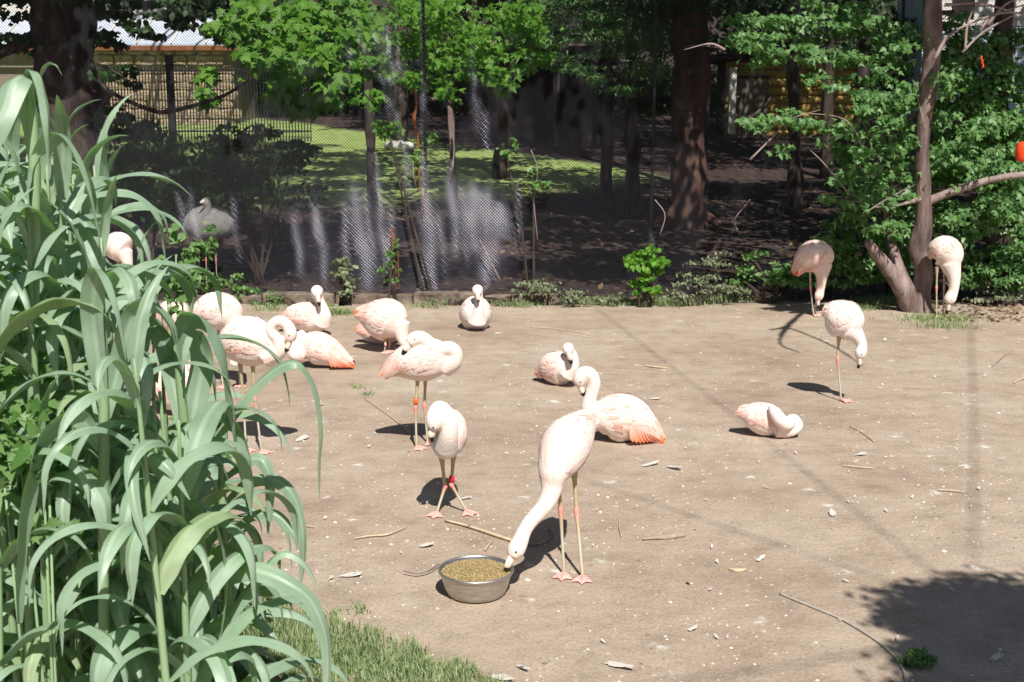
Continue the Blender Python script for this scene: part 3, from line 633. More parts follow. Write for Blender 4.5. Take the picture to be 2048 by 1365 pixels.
for t, tx, ty, cr in ct:
    if not cr.V: continue
    trunk('trunk', [(tx, ty, terr(tx, ty)-.1), (tx+.1, ty, 2.5), (tx, ty, 5.), (tx, ty, 9)], [.16, .13, .12, .06], M['bark'], t, ring=10); cr.build('crown', M['dleaf'], t)
#@@FRONTTREE
# ------------------------------------------------------------------ maple in front of the net at right
RY = 13.4
t, b = tree_at('maple_tree', 1845, 628, RY, 'twisted grey-brown maple with dense leaves at the right back of the pen')
rt = t
trunk('trunk', [P(1842, 636, RY), P(1840, 590, RY), P(1846, 540, RY), P(1836, 500, RY), P(1846, 450, RY), P(1847, 380, RY), P(1845, 300, RY), P(1853, 200, RY), P(1862, 120, RY), P(1868, 0, RY), P(1880, -250, RY)], [.15, .11, .10, .10, .085, .08, .078, .078, .09, .095, .08], M['barkp'], t, n=60, rough=.05)
trunk('trunk', [P(1835, 632, RY+.05), P(1815, 590, RY), P(1795, 540, RY+.05), P(1780, 470, RY+.15), P(1776, 380, RY+.3), P(1760, 250, RY+.4)], [.14, .11, .09, .075, .06, .04], M['barkp'], t, n=30, rough=.05)
trunk('broken_limb', [P(1806, 585, RY), P(1780, 545, RY-.1), P(1755, 510, RY-.15), P(1733, 483, RY-.2)], [.085, .07, .055, .035], M['barkp'], t, n=16, rough=.05)
trunk('branch', [P(1852, 405, RY), P(1920, 378, RY-.1), P(2000, 356, RY-.2), P(2090, 346, RY-.2)], [.05, .042, .038, .036], M['deadwood'], t, n=20, ring=10, rough=.03)
trunk('branch', [P(1850, 395, RY), P(1800, 410, RY-.2), P(1752, 415, RY-.3)], [.03, .018, .008], M['deadwood'], t, n=10, ring=8)
trunk('branch', [P(1862, 30, RY), P(1885, 26, RY), P(1908, 24, RY)], [.05, .03, .028], M['bark'], t, n=8, ring=8)
for pth in ([(1868, 120), (1900, 70), (1960, 40), (2048, 10)], [(1925, 105), (1960, 70), (2000, 45), (2060, 15)], [(1930, 100), (1935, 50), (1950, 10)], [(1890, 10), (1960, 8), (2048, 30)], [(1960, 60), (1990, 30), (2048, 25)], [(1975, 50), (2010, 10), (2050, -5)], [(1850, 260), (1836, 200), (1826, 160)], [(1740, 420), (1780, 395), (1830, 370)], [(1500, 320), (1540, 280), (1580, 240), (1640, 220)], [(1450, 100), (1420, 88), (1368, 100)], [(1700, 390), (1650, 330), (1620, 300)], [(1730, 300), (1690, 240), (1600, 225)]):
    trunk('branch', [P(a, c, RY-.35) for a, c in pth], list(np.linspace(.011, .003, len(pth))) if pth[0][0] < 1860 else list(np.linspace(.02, .007, len(pth))), M['deadwood'], t, n=14, ring=6)
# limb reaching over the pen above the picture; its shadow falls on the dirt
def over(lst, h=4.2): return [G(a, c)+SUNV*(h/SUNV.z) for a, c in lst]
trunk('overhead_limb', [(4.95, 13.3, 5.3)] + over([(1665, 570), (1640, 596), (1600, 630), (1570, 654), (1540, 660)]), [.05, .04, .035, .03, .03, .02], M['bark'], t, n=26, ring=8)
trunk('overhead_twig', over([(1580, 650), (1564, 668), (1562, 690), (1600, 706)]), [.03, .025, .02, .006], M['bark'], t, n=22, ring=6)
trunk('overhead_twig', over([(1570, 654), (1610, 668), (1670, 695), (1725, 732)]), [.022, .02, .018, .008], M['bark'], t, n=16, ring=6)
cr = Crown()
for q in over([(1600, 605), (1630, 600), (1570, 618), (1560, 605), (1620, 622), (1590, 612), (1650, 615)]): cr.add(*leaves_np(ell_pts(160, q, (.25, .2, .12), 8), .12, 'maple'))
cr.build('overhead_foliage', M['maple'], t)
rb = [(1500, 60, RY+.3, 60, 40), (1560, 40, RY+.2, 80, 36), (1640, 40, RY+.3, 80, 45), (1540, 100, RY, 80, 34), (1620, 110, RY, 60, 26), (1720, 60, RY+.2, 80, 50), (1700, 140, RY+.1, 70, 40), (1780, 110, RY, 70, 50), (1650, 160, RY, 40, 22), (1760, 190, RY-.1, 60, 40), (1720, 230, RY-.1, 60, 40), (1560, 235, RY-.1, 70, 22), (1500, 250, RY-.1, 36, 18), (1630, 250, RY-.1, 60, 28), (1680, 290, RY-.1, 60, 34), (1740, 300, RY-.1, 60, 50), (1780, 260, RY, 50, 50), (1560, 300, RY, 24, 16), (1720, 380, RY-.1, 60, 50), (1790, 380, RY, 50, 50), (1680, 350, RY, 36, 24), (1680, 400, RY-.1, 36, 22), (1745, 440, RY, 50, 34), (1790, 450, RY, 40, 36), (1800, 200, RY, 40, 60), (1900, 160, RY+.1, 50, 40), (1800, 320, RY+.2, 40, 40), (1920, 330, RY, 60, 50), (2000, 400, RY, 70, 40), (1900, 430, RY, 40, 40), (1930, 260, RY+.1, 60, 50), (2020, 330, RY+.1, 60, 50)]
cr = Crown()
for a in rb: cr.blob(*a, .42, int(a[3]*a[4]*.085)+16, .105, 'maple', face=(.15, -.7, .7), spread=.55)
cr.build('crown', M['maple'], t); leaf_objects(t, rb, 290, .11, M['maple'])
# dense dark bush right edge
t, b = tree_at('ivy_tree', 2010, 560, 14.05, 'dense dark green ivy-clad tree filling the right edge behind the maple')
trunk('trunk', [b, P(2000, 300, 14.05), P(2010, 0, 14.05)], [.16, .13, .1], M['bark'], t, ring=10)
cr = Crown()
for a in [(1900, 100, 13.95, 60, 80), (1990, 130, 13.95, 80, 80), (1940, 220, 13.95, 90, 70), (2020, 250, 13.95, 70, 90), (1930, 330, 13.95, 90, 70), (2020, 380, 13.95, 70, 80), (1930, 440, 13.95, 70, 60), (2030, 480, 13.95, 50, 70), (1700, 480, 13.95, 60, 60), (1760, 520, 13.95, 80, 40), (1820, 440, 13.95, 60, 90), (1700, 560, 13.95, 60, 26), (1600, 560, 14.05, 70, 20), (2060, 560, 13.95, 60, 40), (1960, 540, 13.95, 60, 40)]:
    cr.blob(*a, .28, int(a[3]*a[4]*.16)+20, .11, 'maple', face=(.15, -.7, .7), spread=.6)
cr.build('crown', M['maple'], t)
#@@PLANTS
# ------------------------------------------------------------------ bushes and weeds along the net
shrub(400, 600, 14.0, [(400, 480, 14.1, 40, 50, .2), (370, 540, 14.0, 40, 40, .2), (430, 560, 14.0, 50, 30, .2), (500, 585, 14.0, 50, 20, .12)], 'dark green leafy bush in the corner between reeds and net', 'weed', 'oval', .085, .10, 6)
shrub(688, 615, 13.85, [(690, 530, 13.85, 24, 22, .12), (676, 555, 13.8, 20, 22, .1), (700, 565, 13.8, 20, 18, .1), (694, 588, 13.75, 14, 12, .08)], 'pale heart-leaved vine left of the preening birds at the net foot', 'greyweed', 'oval', .10, .10, 4)
shrub(785, 610, 13.9, [(785, 520, 13.9, 14, 22, .1), (778, 550, 13.9, 28, 16, .1), (792, 490, 14, 8, 14, .06)], 'thin green vine climbing the net behind the stooping flamingo', 'weed', 'oval', .085, .10, 4)
shrub(1292, 612, 13.7, [(1290, 515, 13.7, 34, 20, .14), (1270, 535, 13.7, 26, 20, .14), (1315, 530, 13.7, 26, 24, .14), (1290, 555, 13.7, 34, 20, .14), (1300, 580, 13.7, 24, 14, .12)], 'upright bright green leafy bush at the net foot', 'maplel', 'oval', .11, .16, 6)
shrub(1100, 610, 13.85, [(1060, 565, 13.9, 34, 16, .15), (1100, 580, 13.8, 50, 20, .15), (1150, 590, 13.75, 50, 16, .15), (1210, 590, 13.8, 40, 16, .12)], 'low pale ivy tangle left of the bright green bush', 'greyweed', 'oval', .055, .24, 6, size_=0) if False else shrub(1100, 610, 13.85, [(1060, 565, 13.9, 34, 16, .15), (1100, 580, 13.8, 50, 20, .15), (1150, 590, 13.75, 50, 16, .15), (1210, 590, 13.8, 40, 16, .12)], 'low pale ivy tangle left of the bright green bush', 'greyweed', 'oval', .055, .24, 6)
shrub(1380, 605, 13.8, [(1350, 590, 13.75, 40, 14, .15), (1400, 560, 13.9, 50, 26, .15), (1450, 575, 13.9, 50, 18, .15), (1430, 520, 14, 50, 20, .15)], 'low pale ivy tangle right of the bright green bush', 'greyweed', 'oval', .055, .22, 6)
shrub(1540, 590, 14.0, [(1510, 520, 14, 50, 24, .2), (1560, 550, 14, 60, 26, .2), (1480, 560, 14, 40, 20, .15)], 'shaded green undergrowth behind the orange-tailed stooping flamingo', 'weed', 'oval', .075, .12, 6)
shrub(1960, 600, 13.9, [(1950, 570, 13.9, 60, 20, .2), (2020, 580, 13.9, 50, 24, .2), (1985, 600, 13.7, 60, 12, .2)], 'pale ground ivy at the right edge behind the maple', 'greyweed', 'oval', .06, .22, 6)
shrub(1070, 470, 14.15, [(1085, 370, 14.1, 22, 14, .06), (1065, 345, 14.1, 10, 12, .05), (1010, 300, 14.1, 18, 12, .06), (1030, 290, 14.1, 10, 16, .05)], 'thin climbing vine with few leaves on the net right of the pale folds', 'weed', 'oval', .11, .05, 2)
shrub(860, 590, 14.1, [(866, 280, 14.1, 16, 14, .06), (775, 255, 14.1, 26, 16, .06), (830, 320, 14.1, 8, 20, .04)], 'thin climbing vine on the net at the centre post', 'weed', 'oval', .10, .06, 2)
# dead orange vine twist
v = empty('dead_vine', P(830, 300, FY-.2), 'dead orange-brown vine twisted on the centre of the net', 'vine')
tube('stem', [P(830, 175, FY-.2), P(833, 210, FY-.2), P(828, 240, FY-.2), P(836, 280, FY-.2), P(838, 350, FY-.2), P(848, 430, FY-.2)], [.008, .014, .022, .012, .008, .006], M['rust'], v, 7, 26)
tube('stem', [P(830, 300, FY-.2), P(826, 340, FY-.2), P(832, 372, FY-.2)], [.006, .007, .003], M['deadwood'], v, 6, 8)
v = empty('dead_stalk', P(787, 520, FY-.25), 'dry brown seed stalk against the net above the stooping flamingo', 'dead plant')
for k in range(3): tube('stem', [P(787+k*6, 600, FY-.25), P(785+k*5, 500, FY-.25), P(783+k*4, 455+k*14, FY-.25)], [.004, .007, .012], M['rust'], v, 6, 10)
tw = [([(1480, 470), (1470, 440), (1500, 400)]), ([(1075, 480), (1068, 400), (1075, 340), (1062, 300)]), ([(905, 260), (908, 300), (905, 340)]), ([(1320, 470), (1330, 430), (1310, 400)]), ([(960, 480), (985, 530), (1000, 560)])]
for k, pth in enumerate(tw):
    o = tube('dry_twig', [P(a, c, FY-.2) for a, c in pth], .007, M['deadwood'], None, 6, 10)
    tag(o, ['dry grey twig leaning on the net near the big trunk', 'long dry stem on the net above the pale fold', 'short dry stem on the net under the arching tree', 'crooked dry twig on the net behind the bright bush', 'thin pale twig sloping at the net foot beside the resting flamingo'][k], 'twig')
shrub(600, 618, 13.8, [(560, 600, 13.8, 40, 12, .1), (640, 612, 13.75, 40, 10, .1), (520, 606, 13.85, 30, 12, .1)], 'low weeds along the kerb behind the resting flamingo with dark wing tips', 'weed', 'oval', .05, .2, 5)
shrub(900, 608, 13.85, [(860, 600, 13.85, 20, 8, .08), (905, 602, 13.85, 24, 8, .08), (1010, 600, 13.8, 36, 10, .1), (1040, 585, 13.85, 26, 12, .1)], 'straggly pale weeds at the kerb right of the lone resting flamingo', 'greyweed', 'oval', .05, .2, 5)
# grass: lawn corner and tufts (one mass)
def blades(pts, h, wdt, bend=.6):
    n = len(pts); az = rng.random(n)*6.283; hh = h*(.5+.8*rng.random(n)); lean = bend*rng.random(n)
    d = np.stack([np.cos(az), np.sin(az), np.zeros(n)], 1); s = np.stack([-np.sin(az), np.cos(az), np.zeros(n)], 1)*wdt*.5
    up = np.array([0, 0, 1.]); p0 = pts; p1 = pts + d*(lean*hh*.35)[:, None] + up*(hh*.6)[:, None]; p2 = pts + d*(lean*hh)[:, None] + up*(hh*(1-.35*lean))[:, None]
    V = np.stack([p0-s, p0+s, p1-s*.7, p1+s*.7, p2], 1).reshape(-1, 3); o = np.arange(n)[:, None]*5
    Fc = np.concatenate([o+np.array([[0, 1, 3]]), o+np.array([[0, 3, 2]]), o+np.array([[2, 3, 4]])]); return V, Fc, np.repeat(np.clip(rng.normal(.5, .3, n), 0, 1), 5)
cr = Crown(); pts = []
while len(pts) < 26000:
    px, py = random.uniform(380, 1010), random.uniform(900, 1500)
    lim = 1235 + (px-620)*.34 + 26*noise.noise(Vector((px*.02, py*.02, 0))) if px > 560 else 1225 - (560-px)*1.9
    if py < lim + random.expovariate(1/26.) - 10: continue
    if noise.noise(Vector((px*.012, py*.016, 4))) < -.38: continue
    g = G(px, py)
    if random.random() < .4 + (py > 1200)*.6: pts.append(g)
cr.add(*blades(np.array([tuple(p) for p in pts]), .055, .006))
tag(cr.build('grass', M['grass']), 'short grass in the front corner under the reeds', 'grass', kind='stuff')
cr = Crown()
for (px, py, r, n) in ((1560, 625, 60, 0), (1770, 605, 50, 900), (1870, 640, 60, 500), (670, 628, 30, 500), (1340, 608, 60, 800), (1200, 606, 60, 600), (1700, 618, 40, 400), (715, 776, 10, 60), (735, 790, 8, 50), (1890, 655, 40, 200), (540, 620, 30, 150), (1040, 612, 40, 300), (850, 615, 30, 120), (1450, 600, 60, 400), (720, 1218, 14, 40), (672, 1230, 10, 30)):
    g = G(px, py); m = mpp(g.y, 0)
    if n:
        q = np.array(g) + rng.normal(size=(n, 3))*np.array([r*m*.7, r*m*.45 if r > 20 else r*m, 0]); cr.add(*blades(q, .075 if r > 20 else .03, .007, 1.6))
o = cr.build('grass_tufts', M['grass']); tag(o, 'scattered pale green grass tufts at the net foot and on the dirt', 'grass', kind='stuff')
# fallen leaves behind and along net
cr = Crown(); n = 5000
q = np.stack([rng.uniform(-8, 12, n), rng.uniform(14.2, 26, n), np.zeros(n)], 1); q[:, 2] = [terr(a, b)+.02 for a, b, _ in q]
cr.add(*leaves_np(q, .12, 'oval', face=(0, 0, 1), spread=.3, droop=False))
n = 900; q = np.stack([rng.uniform(4.5, 8, n), rng.uniform(12.7, 14.2, n), np.full(n, .015)], 1); cr.add(*leaves_np(q, .08, 'oval', face=(0, 0, 1), spread=.3, droop=False))
tag(cr.build('fallen_leaves', M['litter']), 'dead brown leaves on the shaded ground behind the net', 'leaves', kind='stuff')
# weed clump front right
def clump(px, py, r, h, label, n=60, mat='weed'):
    g = G(px, py); t = empty('weed_clump', g, label, 'weed')
    cr = Crown(); q = ell_pts(n*3, (g.x, g.y, g.z+h*.5), (r, r, h*.5), 14); q[:, 2] = np.maximum(q[:, 2], .01); cr.add(*leaves_np(q, .035, 'maple', face=(0, -.4, .9), spread=.6)); cr.build('foliage', M[mat], t)
    for k in range(6): tube('stem', [g, g+Vector((random.uniform(-r, r)*.7, random.uniform(-r, r)*.7, h*.8))], [.003, .002], M['stalk'], t, 5)
clump(1838, 1335, .06, .07, 'small feathery weed beside the curved line in front right', 90)
#@@OBJECTS
# ------------------------------------------------------------------ flamingos
FG = 'flamingos in the pen'
def remeshed(name, parts, mat, vox=.0085, smooth=5):
    me = quads_to_mesh(name, parts); o = bpy.data.objects.new(name, me); C.objects.link(o)
    bm = bmesh.new(); bm.from_mesh(me); bmesh.ops.recalc_face_normals(bm, faces=bm.faces[:]); bm.to_mesh(me); bm.free()
    r = o.modifiers.new('r', 'REMESH'); r.mode = 'VOXEL'; r.voxel_size = vox; r.use_smooth_shade = True
    s = o.modifiers.new('s', 'SMOOTH'); s.factor = .5; s.iterations = smooth
    dg = bpy.context.evaluated_depsgraph_get(); new = bpy.data.meshes.new_from_object(o.evaluated_get(dg)); bpy.data.objects.remove(o); bpy.data.meshes.remove(me)
    new.name = name; new.materials.clear(); new.materials.append(mat); new.polygons.foreach_set('use_smooth', [True]*len(new.polygons)); return new
def feather_np(root, tip, nrm, w, lift, tint0, tint1):
    """one curved blade from root to tip lying on a surface with normal nrm"""
    root, tip, nrm = map(np.array, (root, tip, nrm)); ax = tip-root; L = np.linalg.norm(ax)+1e-9; side = np.cross(nrm, ax/L); side /= np.linalg.norm(side)+1e-9
    V, tn = [], []
    for t, ww in ((0, .3), (.3, .85), (.6, 1.), (.85, .68), (1., .04)):
        c = root + ax*t + nrm*(lift*t*t)
        V += [c-side*w*ww*.5, c+nrm*w*.07*ww, c+side*w*ww*.5]; tn += [tint0+(tint1-tint0)*t]*3
    Q = []
    for i in range(4): Q += [(i*3, i*3+1, i*3+4, i*3+3), (i*3+1, i*3+2, i*3+5, i*3+4)]
    return np.array(V), np.array(Q), np.array(tn)
def flamingo(label, base, body, neck=None, bill=None, legs=(), mat='body', orange=.5, flat=.86, wings=(1, -1), tailor=.7, lying=False, fan=None, bands=(), pink=0., eyes=True, group=FG, name='flamingo', cat='flamingo', neckmat=None, up=(0, 0, 1), Yo=None, wpx=None):
    g = G(*base); Y0 = (Yo if Yo else g.y); m = mpp(Y0, .2 if lying else .6)
    root = empty(name, (g.x, Y0, terr(g.x, Y0) if Yo else 0), label, cat, group)
    W = lambda q: P(q[0], q[1], Y0+q[2])
    bp = [W(q) for q in body]; br = [q[3]*m for q in body]
    if lying:   # keep the body on the soil
        for i in range(len(bp)): bp[i].z = max(bp[i].z, br[i]*.80)
    parts = [tube_np(bp, br, 20, 30, flat=flat, up=up)]
    if neck:
        npn = [W(q) for q in neck]; nr = [q[3]*m for q in neck]
        for i in range(len(npn)): npn[i].z = max(npn[i].z, nr[i]*.9 + (0 if not Yo else terr(g.x, Y0)))
        parts.append(tube_np(npn, nr, 14, 52))
    link('body', remeshed('body', parts, M[mat], vox=.0085 if Y0 < 12 else .011), root)
    # wings follow the body's own surface
    Pc = np.hstack([np.array([tuple(p) for p in bp]), np.array(br)[:, None]]); S = crom(Pc, 41); c, r = S[:, :3], S[:, 3]; T, U, Wd = frames(c, up)
    tot = np.linalg.norm(np.diff(c, axis=0), axis=1).sum()
    def surf(s, phi, side, k=1.0):
        x = min(max(s, 0), 1)*40; i = int(min(x, 39)); a = x-i
        cc = c[i]*(1-a)+c[i+1]*a; rr = r[i]*(1-a)+r[i+1]*a; t_, u_, w_ = T[i], U[i], Wd[i]
        if s < .12: rr = max(rr, r[int(.12*40)]*(.45+.55*max(0, min(1, (s+.25)/.37))))
        if s < 0: cc = cc + t_*s*tot
        nn = math.cos(phi)*u_ + side*math.sin(phi)*flat*w_
        return cc + nn*rr*k, nn/np.linalg.norm(nn)
    for side in wings:
        shellV, shellQ = [], []; ns, nph = 12, 8
        for i in range(ns):
            s = .04 + .74*i/(ns-1)
            for j in range(nph):
                ph = math.radians(14 + 92*j/(nph-1)); e = min(1, i/2.2, (ns-1-i)/2.6)*min(1, (nph-1-j)/1.6 + .25)
                q, _ = surf(s, ph, side, 1.0 + .06*e - .035); shellV.append(q)
        for i in range(ns-1):
            for j in range(nph-1): a = i*nph+j; shellQ.append((a, a+1, a+nph+1, a+nph))
        wing = link('wing', quads_to_mesh('wing', [(shellV, shellQ)], [M[mat]]), root)
        fv = []; tn = []
        for row in range(10):                                  # rows from shoulder back: short scale-like to long
            s0 = .82 - row*.078; nf = 13
            for j in range(nf):
                ph = math.radians(10 + 96*(j+random.uniform(-.3, .3))/(nf-1)); ss = s0 + random.uniform(-.03, .03) - .02*abs(j-4)
                Ls = (.13 + .026*row)*random.uniform(.85, 1.25); ph2 = ph + math.radians(random.uniform(-5, 9))*(1 if row > 2 else .5)
                a, n0 = surf(ss, ph, side, 1.015); b_, n1 = surf(max(ss-Ls, -.02-.03*random.random()), ph2, side, 1.042)
                t0 = max(0, min(.62, random.gauss(.18+pink, .16) + .16*(j/nf) + .05*row*orange)); t1 = max(0, min(.66, t0 + random.uniform(.0, .16)*(.6+orange)))
                V, Q, q = feather_np(a, b_, n1, (.026+.0022*row)*random.uniform(.7, 1.2)*(m*Y0 and 1), random.uniform(.0, .002), t0, t1); fv.append((V, Q)); tn.append(q)
        cv = link('coverts', quads_to_mesh('coverts', fv, [M['feather']], tint=tn), wing); cv.location = (0, 0, 0); cv['kind'] = 'stuff'
        for k in range(6):                                    # flight feathers, orange to red, under the coverts
            ph = math.radians(62+9*k); a, n0 = surf(.22-.015*k, ph, side, 1.0); b_, n1 = surf(-.06+.012*k-.04*orange, ph+.10, side, .98)
            o0 = .5+.42*orange
            V, Q, q = feather_np(a, b_, n1, .030, .004, o0*random.uniform(.8, 1), min(.95, o0+.12*random.random())); ff = link('flight_feather', quads_to_mesh('flight_feather', [(V, Q)], [M['feather']], tint=[q]), wing); ff.location = (0, 0, 0)
    # tail
    fv, tn = [], []
    for k in range(11):
        ph = -1.9+3.8*k/10; a, n0 = surf(.10, abs(ph), 1 if ph >= 0 else -1, .75); b_, n1 = surf(-.03-.03*tailor+random.uniform(-.02, .01), abs(ph), 1 if ph >= 0 else -1, .55)
        tt = max(0, min(.8, tailor*.72+random.uniform(-.2, .1))); V, Q, q = feather_np(a, b_, n1, .034, .0, tt*.5, tt); fv.append((V, Q)); tn.append(q)
    tl = link('tail', quads_to_mesh('tail', fv, [M['feather']], tint=tn), root); tl['kind'] = 'stuff'
    if fan:                                                   # spread orange-red flight feathers shown at the wing's lower edge
        (a0, a1), (b0, b1), nf = fan
        for k in range(nf):
            u = k/(nf-1); A = W([a0[i]+(a1[i]-a0[i])*u for i in range(3)]); B = W([b0[i]+(b1[i]-b0[i])*u for i in range(3)])
            for z in (A, B): z.z = max(z.z, .012)
            V, Q, q = feather_np(A, B, (0.1, -.75, .65), .036, .004, .5+.1*random.random(), .74+.16*random.random())
            link('flight_feather', quads_to_mesh('flight_feather', [(V, Q)], [M['feather']], tint=[q]), root)
    if bill:
        bpn = [W(q) for q in bill]; k = len(bpn); rr = [q[3]*m for q in bill]
        for q in bpn: q.z = max(q.z, .01)
        S4 = crom(np.hstack([np.array([tuple(p) for p in bpn]), np.array(rr)[:, None]]), 15); cut = 9
        link('bill', quads_to_mesh('bill', [tube_np(S4[:cut+1, :3], S4[:cut+1, 3], 10, flat=.7), (*tube_np(S4[cut:, :3], S4[cut:, 3]*1.02, 10, flat=.7), 1)], [M['bill'], M['billk']]), root)
        if eyes and neck:
            h = npn[-2]; hr = nr[-2]; d = (npn[-1]-npn[-2]).normalized(); sd_ = d.cross(Vector((0, 0, 1)))
            sd_ = sd_.normalized() if sd_.length > .1 else Vector((1, 0, 0)); ye = Vector((0, -1, .1)) - d*d.dot(Vector((0, -1, .1)))
            if ye.length > .5: sd_ = ye.normalized()
            for s_ in (1, -1):
                bm = bmesh.new(); bmesh.ops.create_uvsphere(bm, u_segments=10, v_segments=6, radius=.0048)
                bmesh.ops.translate(bm, verts=bm.verts[:], vec=h + sd_*s_*hr*.93 + d*hr*.1); me = bpy.data.meshes.new('eye'); bm.to_mesh(me); bm.free(); me.materials.append(M['pupil']); link('eye', me, root)
    for li, lg in enumerate(legs):
        hip, ank, ft = [W(q) for q in lg[:3]]; ft.z = .012 if not Yo else ft.z; yaw = lg[3] if len(lg) > 3 else -90
        pts = [hip + (hip-ank).normalized()*.03, hip, hip.lerp(ank, .35), hip.lerp(ank, .84), ank, ank.lerp(ft, .13), ank.lerp(ft, .5), ft.lerp(ank, .04), ft]
        rad = [.026, .020, .0105, .0098, .0142, .0098, .0072, .008, .0095]; tn_ = [.45, .45, .5, .55, 1, .7, .05, .4, .95]
        V, Q = tube_np(pts, rad, 8, 33); q4 = crom(np.array(tn_)[:, None], 33)[:, 0]; tnv = np.concatenate([np.repeat(np.clip(q4, 0, 1), 8), [q4[0], q4[-1]]])
        leg = link('leg', quads_to_mesh('leg', [(V, Q)], [M['leg']], tint=[tnv]), root)
        ya = math.radians(yaw); fx = Vector((math.cos(ya), math.sin(ya), 0)); fy = Vector((-fx.y, fx.x, 0)); zg = ft.z-.006
        tips = [Vector((ft.x, ft.y, zg)) + fx*.085*math.cos(a)*l_ + fy*.085*math.sin(a)*l_ for a, l_ in ((-.62, .92), (0, 1.1), (.62, .92))]
        prt = [tube_np([ft, ft.lerp(tp, .5)+Vector((0, 0, .003)), tp], [.008, .0065, .004], 6, 6) for tp in tips]
        c0 = ft + Vector((0, 0, -.001))
        wv = [c0]+[tips[0], tips[0].lerp(tips[1], .5)*.8+c0*.2, tips[1], tips[1].lerp(tips[2], .5)*.8+c0*.2, tips[2]]
        Vw = [tuple(a+Vector((0, 0, .004))) for a in wv]+[tuple(a+Vector((0, 0, -.002))) for a in wv]
        Qw = [(0, 1, 2, 2), (0, 2, 3, 3), (0, 3, 4, 4), (0, 4, 5, 5), (6, 8, 7, 7), (6, 9, 8, 8), (6, 10, 9, 9), (6, 11, 10, 10)]+[(1+i, 7+i, 8+i, 2+i) for i in range(4)]
        ho = ft - fx*.02; prt += [(np.array(Vw), np.array(Qw)), tube_np([ft, ho], [.006, .003], 5)]
        f_ = link('foot', quads_to_mesh('foot', prt, [M['foot']]), leg); f_.location = (0, 0, 0)
        for bi, bm_ in bands:
            if bi == li:
                a = hip.lerp(ank, .72); b2 = hip.lerp(ank, .90); bd = tube('leg_band', [a, b2], .0155, M[bm_], leg, 12); bd.location = (0, 0, 0)
    return root
exec_birds = True
# 1 feeding at the bowl
flamingo('tall pale flamingo in front bending its neck into the steel feed bowl', (1145, 1150),
    [(1172, 838, .24, 12), (1158, 858, .17, 38), (1136, 884, .05, 55), (1122, 912, -.02, 53), (1108, 945, -.09, 38), (1104, 972, -.12, 24)],
    [(1105, 950, -.10, 27), (1102, 985, -.13, 20), (1088, 1014, -.16, 17), (1062, 1042, -.18, 15), (1048, 1064, -.20, 14.5), (1039, 1086, -.22, 17), (1031, 1102, -.23, 18), (1024, 1115, -.24, 12)],
    [(1025, 1112, -.24, 9.5), (1018, 1126, -.25, 8.5), (1014, 1135, -.25, 7), (1014, 1146, -.24, 3.5)],
    [((1116, 955, -.02), (1121, 1018, .02), (1128, 1140, 0), -100), ((1148, 940, .06), (1153, 1022, .05), (1165, 1158, -.04), -95)], 'body', .35, tailor=.2, pink=-.06, up=(.15, -.8, .6))
# 2 preening, facing the camera
flamingo('flamingo facing the camera with its head tucked down on its chest, legs splayed', (902, 1025),
    [(902, 838, .24, 10), (900, 850, .17, 34), (897, 864, .04, 43), (894, 880, -.05, 42), (890, 898, -.12, 28), (889, 906, -.15, 16)],
    [(892, 898, -.13, 24), (897, 870, -.19, 20), (897, 842, -.20, 17), (889, 822, -.19, 15), (877, 817, -.19, 15), (871, 834, -.22, 18), (868, 850, -.23, 16), (866, 860, -.23, 10)],
    [(867, 858, -.23, 9), (863, 870, -.235, 8), (865, 882, -.22, 5)],
    [((883, 912, -.02), (890, 974, 0), (874, 1024, -.03), -100), ((907, 908, 0), (903, 970, 0), (932, 1020, 0), -65)], 'bodyw', .3, tailor=.1, bands=((1, 'bandr'),))
# 3 preening its back
flamingo('flamingo standing in profile, neck folded back along its own back', (838, 895),
    [(772, 748, .03, 8), (796, 732, .02, 27), (830, 722, 0, 42), (862, 718, 0, 43), (888, 720, 0, 32), (902, 724, 0, 20)],
    [(890, 728, 0, 28), (905, 722, -.02, 20), (909, 706, -.03, 16), (897, 697, -.04, 15), (878, 700, -.05, 15), (862, 690, -.05, 14), (845, 677, -.05, 14), (830, 678, -.06, 15), (819, 688, -.07, 12)],
    [(820, 686, -.07, 9), (812, 698, -.09, 7), (806, 708, -.08, 4)],
    [((836, 752, -.02), (831, 815, -.02), (833, 897, -.02), -60), ((851, 752, .06), (849, 812, .08), (855, 872, .1), -60)], 'body', .45, tailor=.75, bands=((0, 'bando'),))
# 4 stooping behind
flamingo('stooping flamingo with round back and orange tail, standing over a resting one', (772, 705),
    [(716, 628, .04, 8), (736, 632, .03, 28), (762, 638, 0, 42), (783, 643, -.02, 42), (800, 655, -.05, 26)],
    [(798, 650, -.05, 24), (804, 672, -.08, 14), (812, 688, -.1, 11), (826, 690, -.1, 10), (836, 700, -.1, 11), (842, 712, -.1, 8)],
    None, [((768, 668, -.03), (771, 690, -.05), (769, 706, -.03), -70), ((778, 668, .05), (780, 688, .05), (777, 700, .05), -70)], 'body', .6, tailor=1.1, pink=.02)
# 5 resting underneath
flamingo('resting flamingo half hidden under the stooping one with the orange tail', (760, 690),
    [(718, 660, .12, 8), (738, 664, .10, 20), (762, 667, .08, 24), (786, 666, .06, 20), (796, 668, .05, 12)],
    [(790, 668, .05, 12), (797, 660, .05, 8), (792, 652, .06, 7), (782, 655, .05, 8)], None, (), 'bodyp', .6, lying=True, pink=.12)
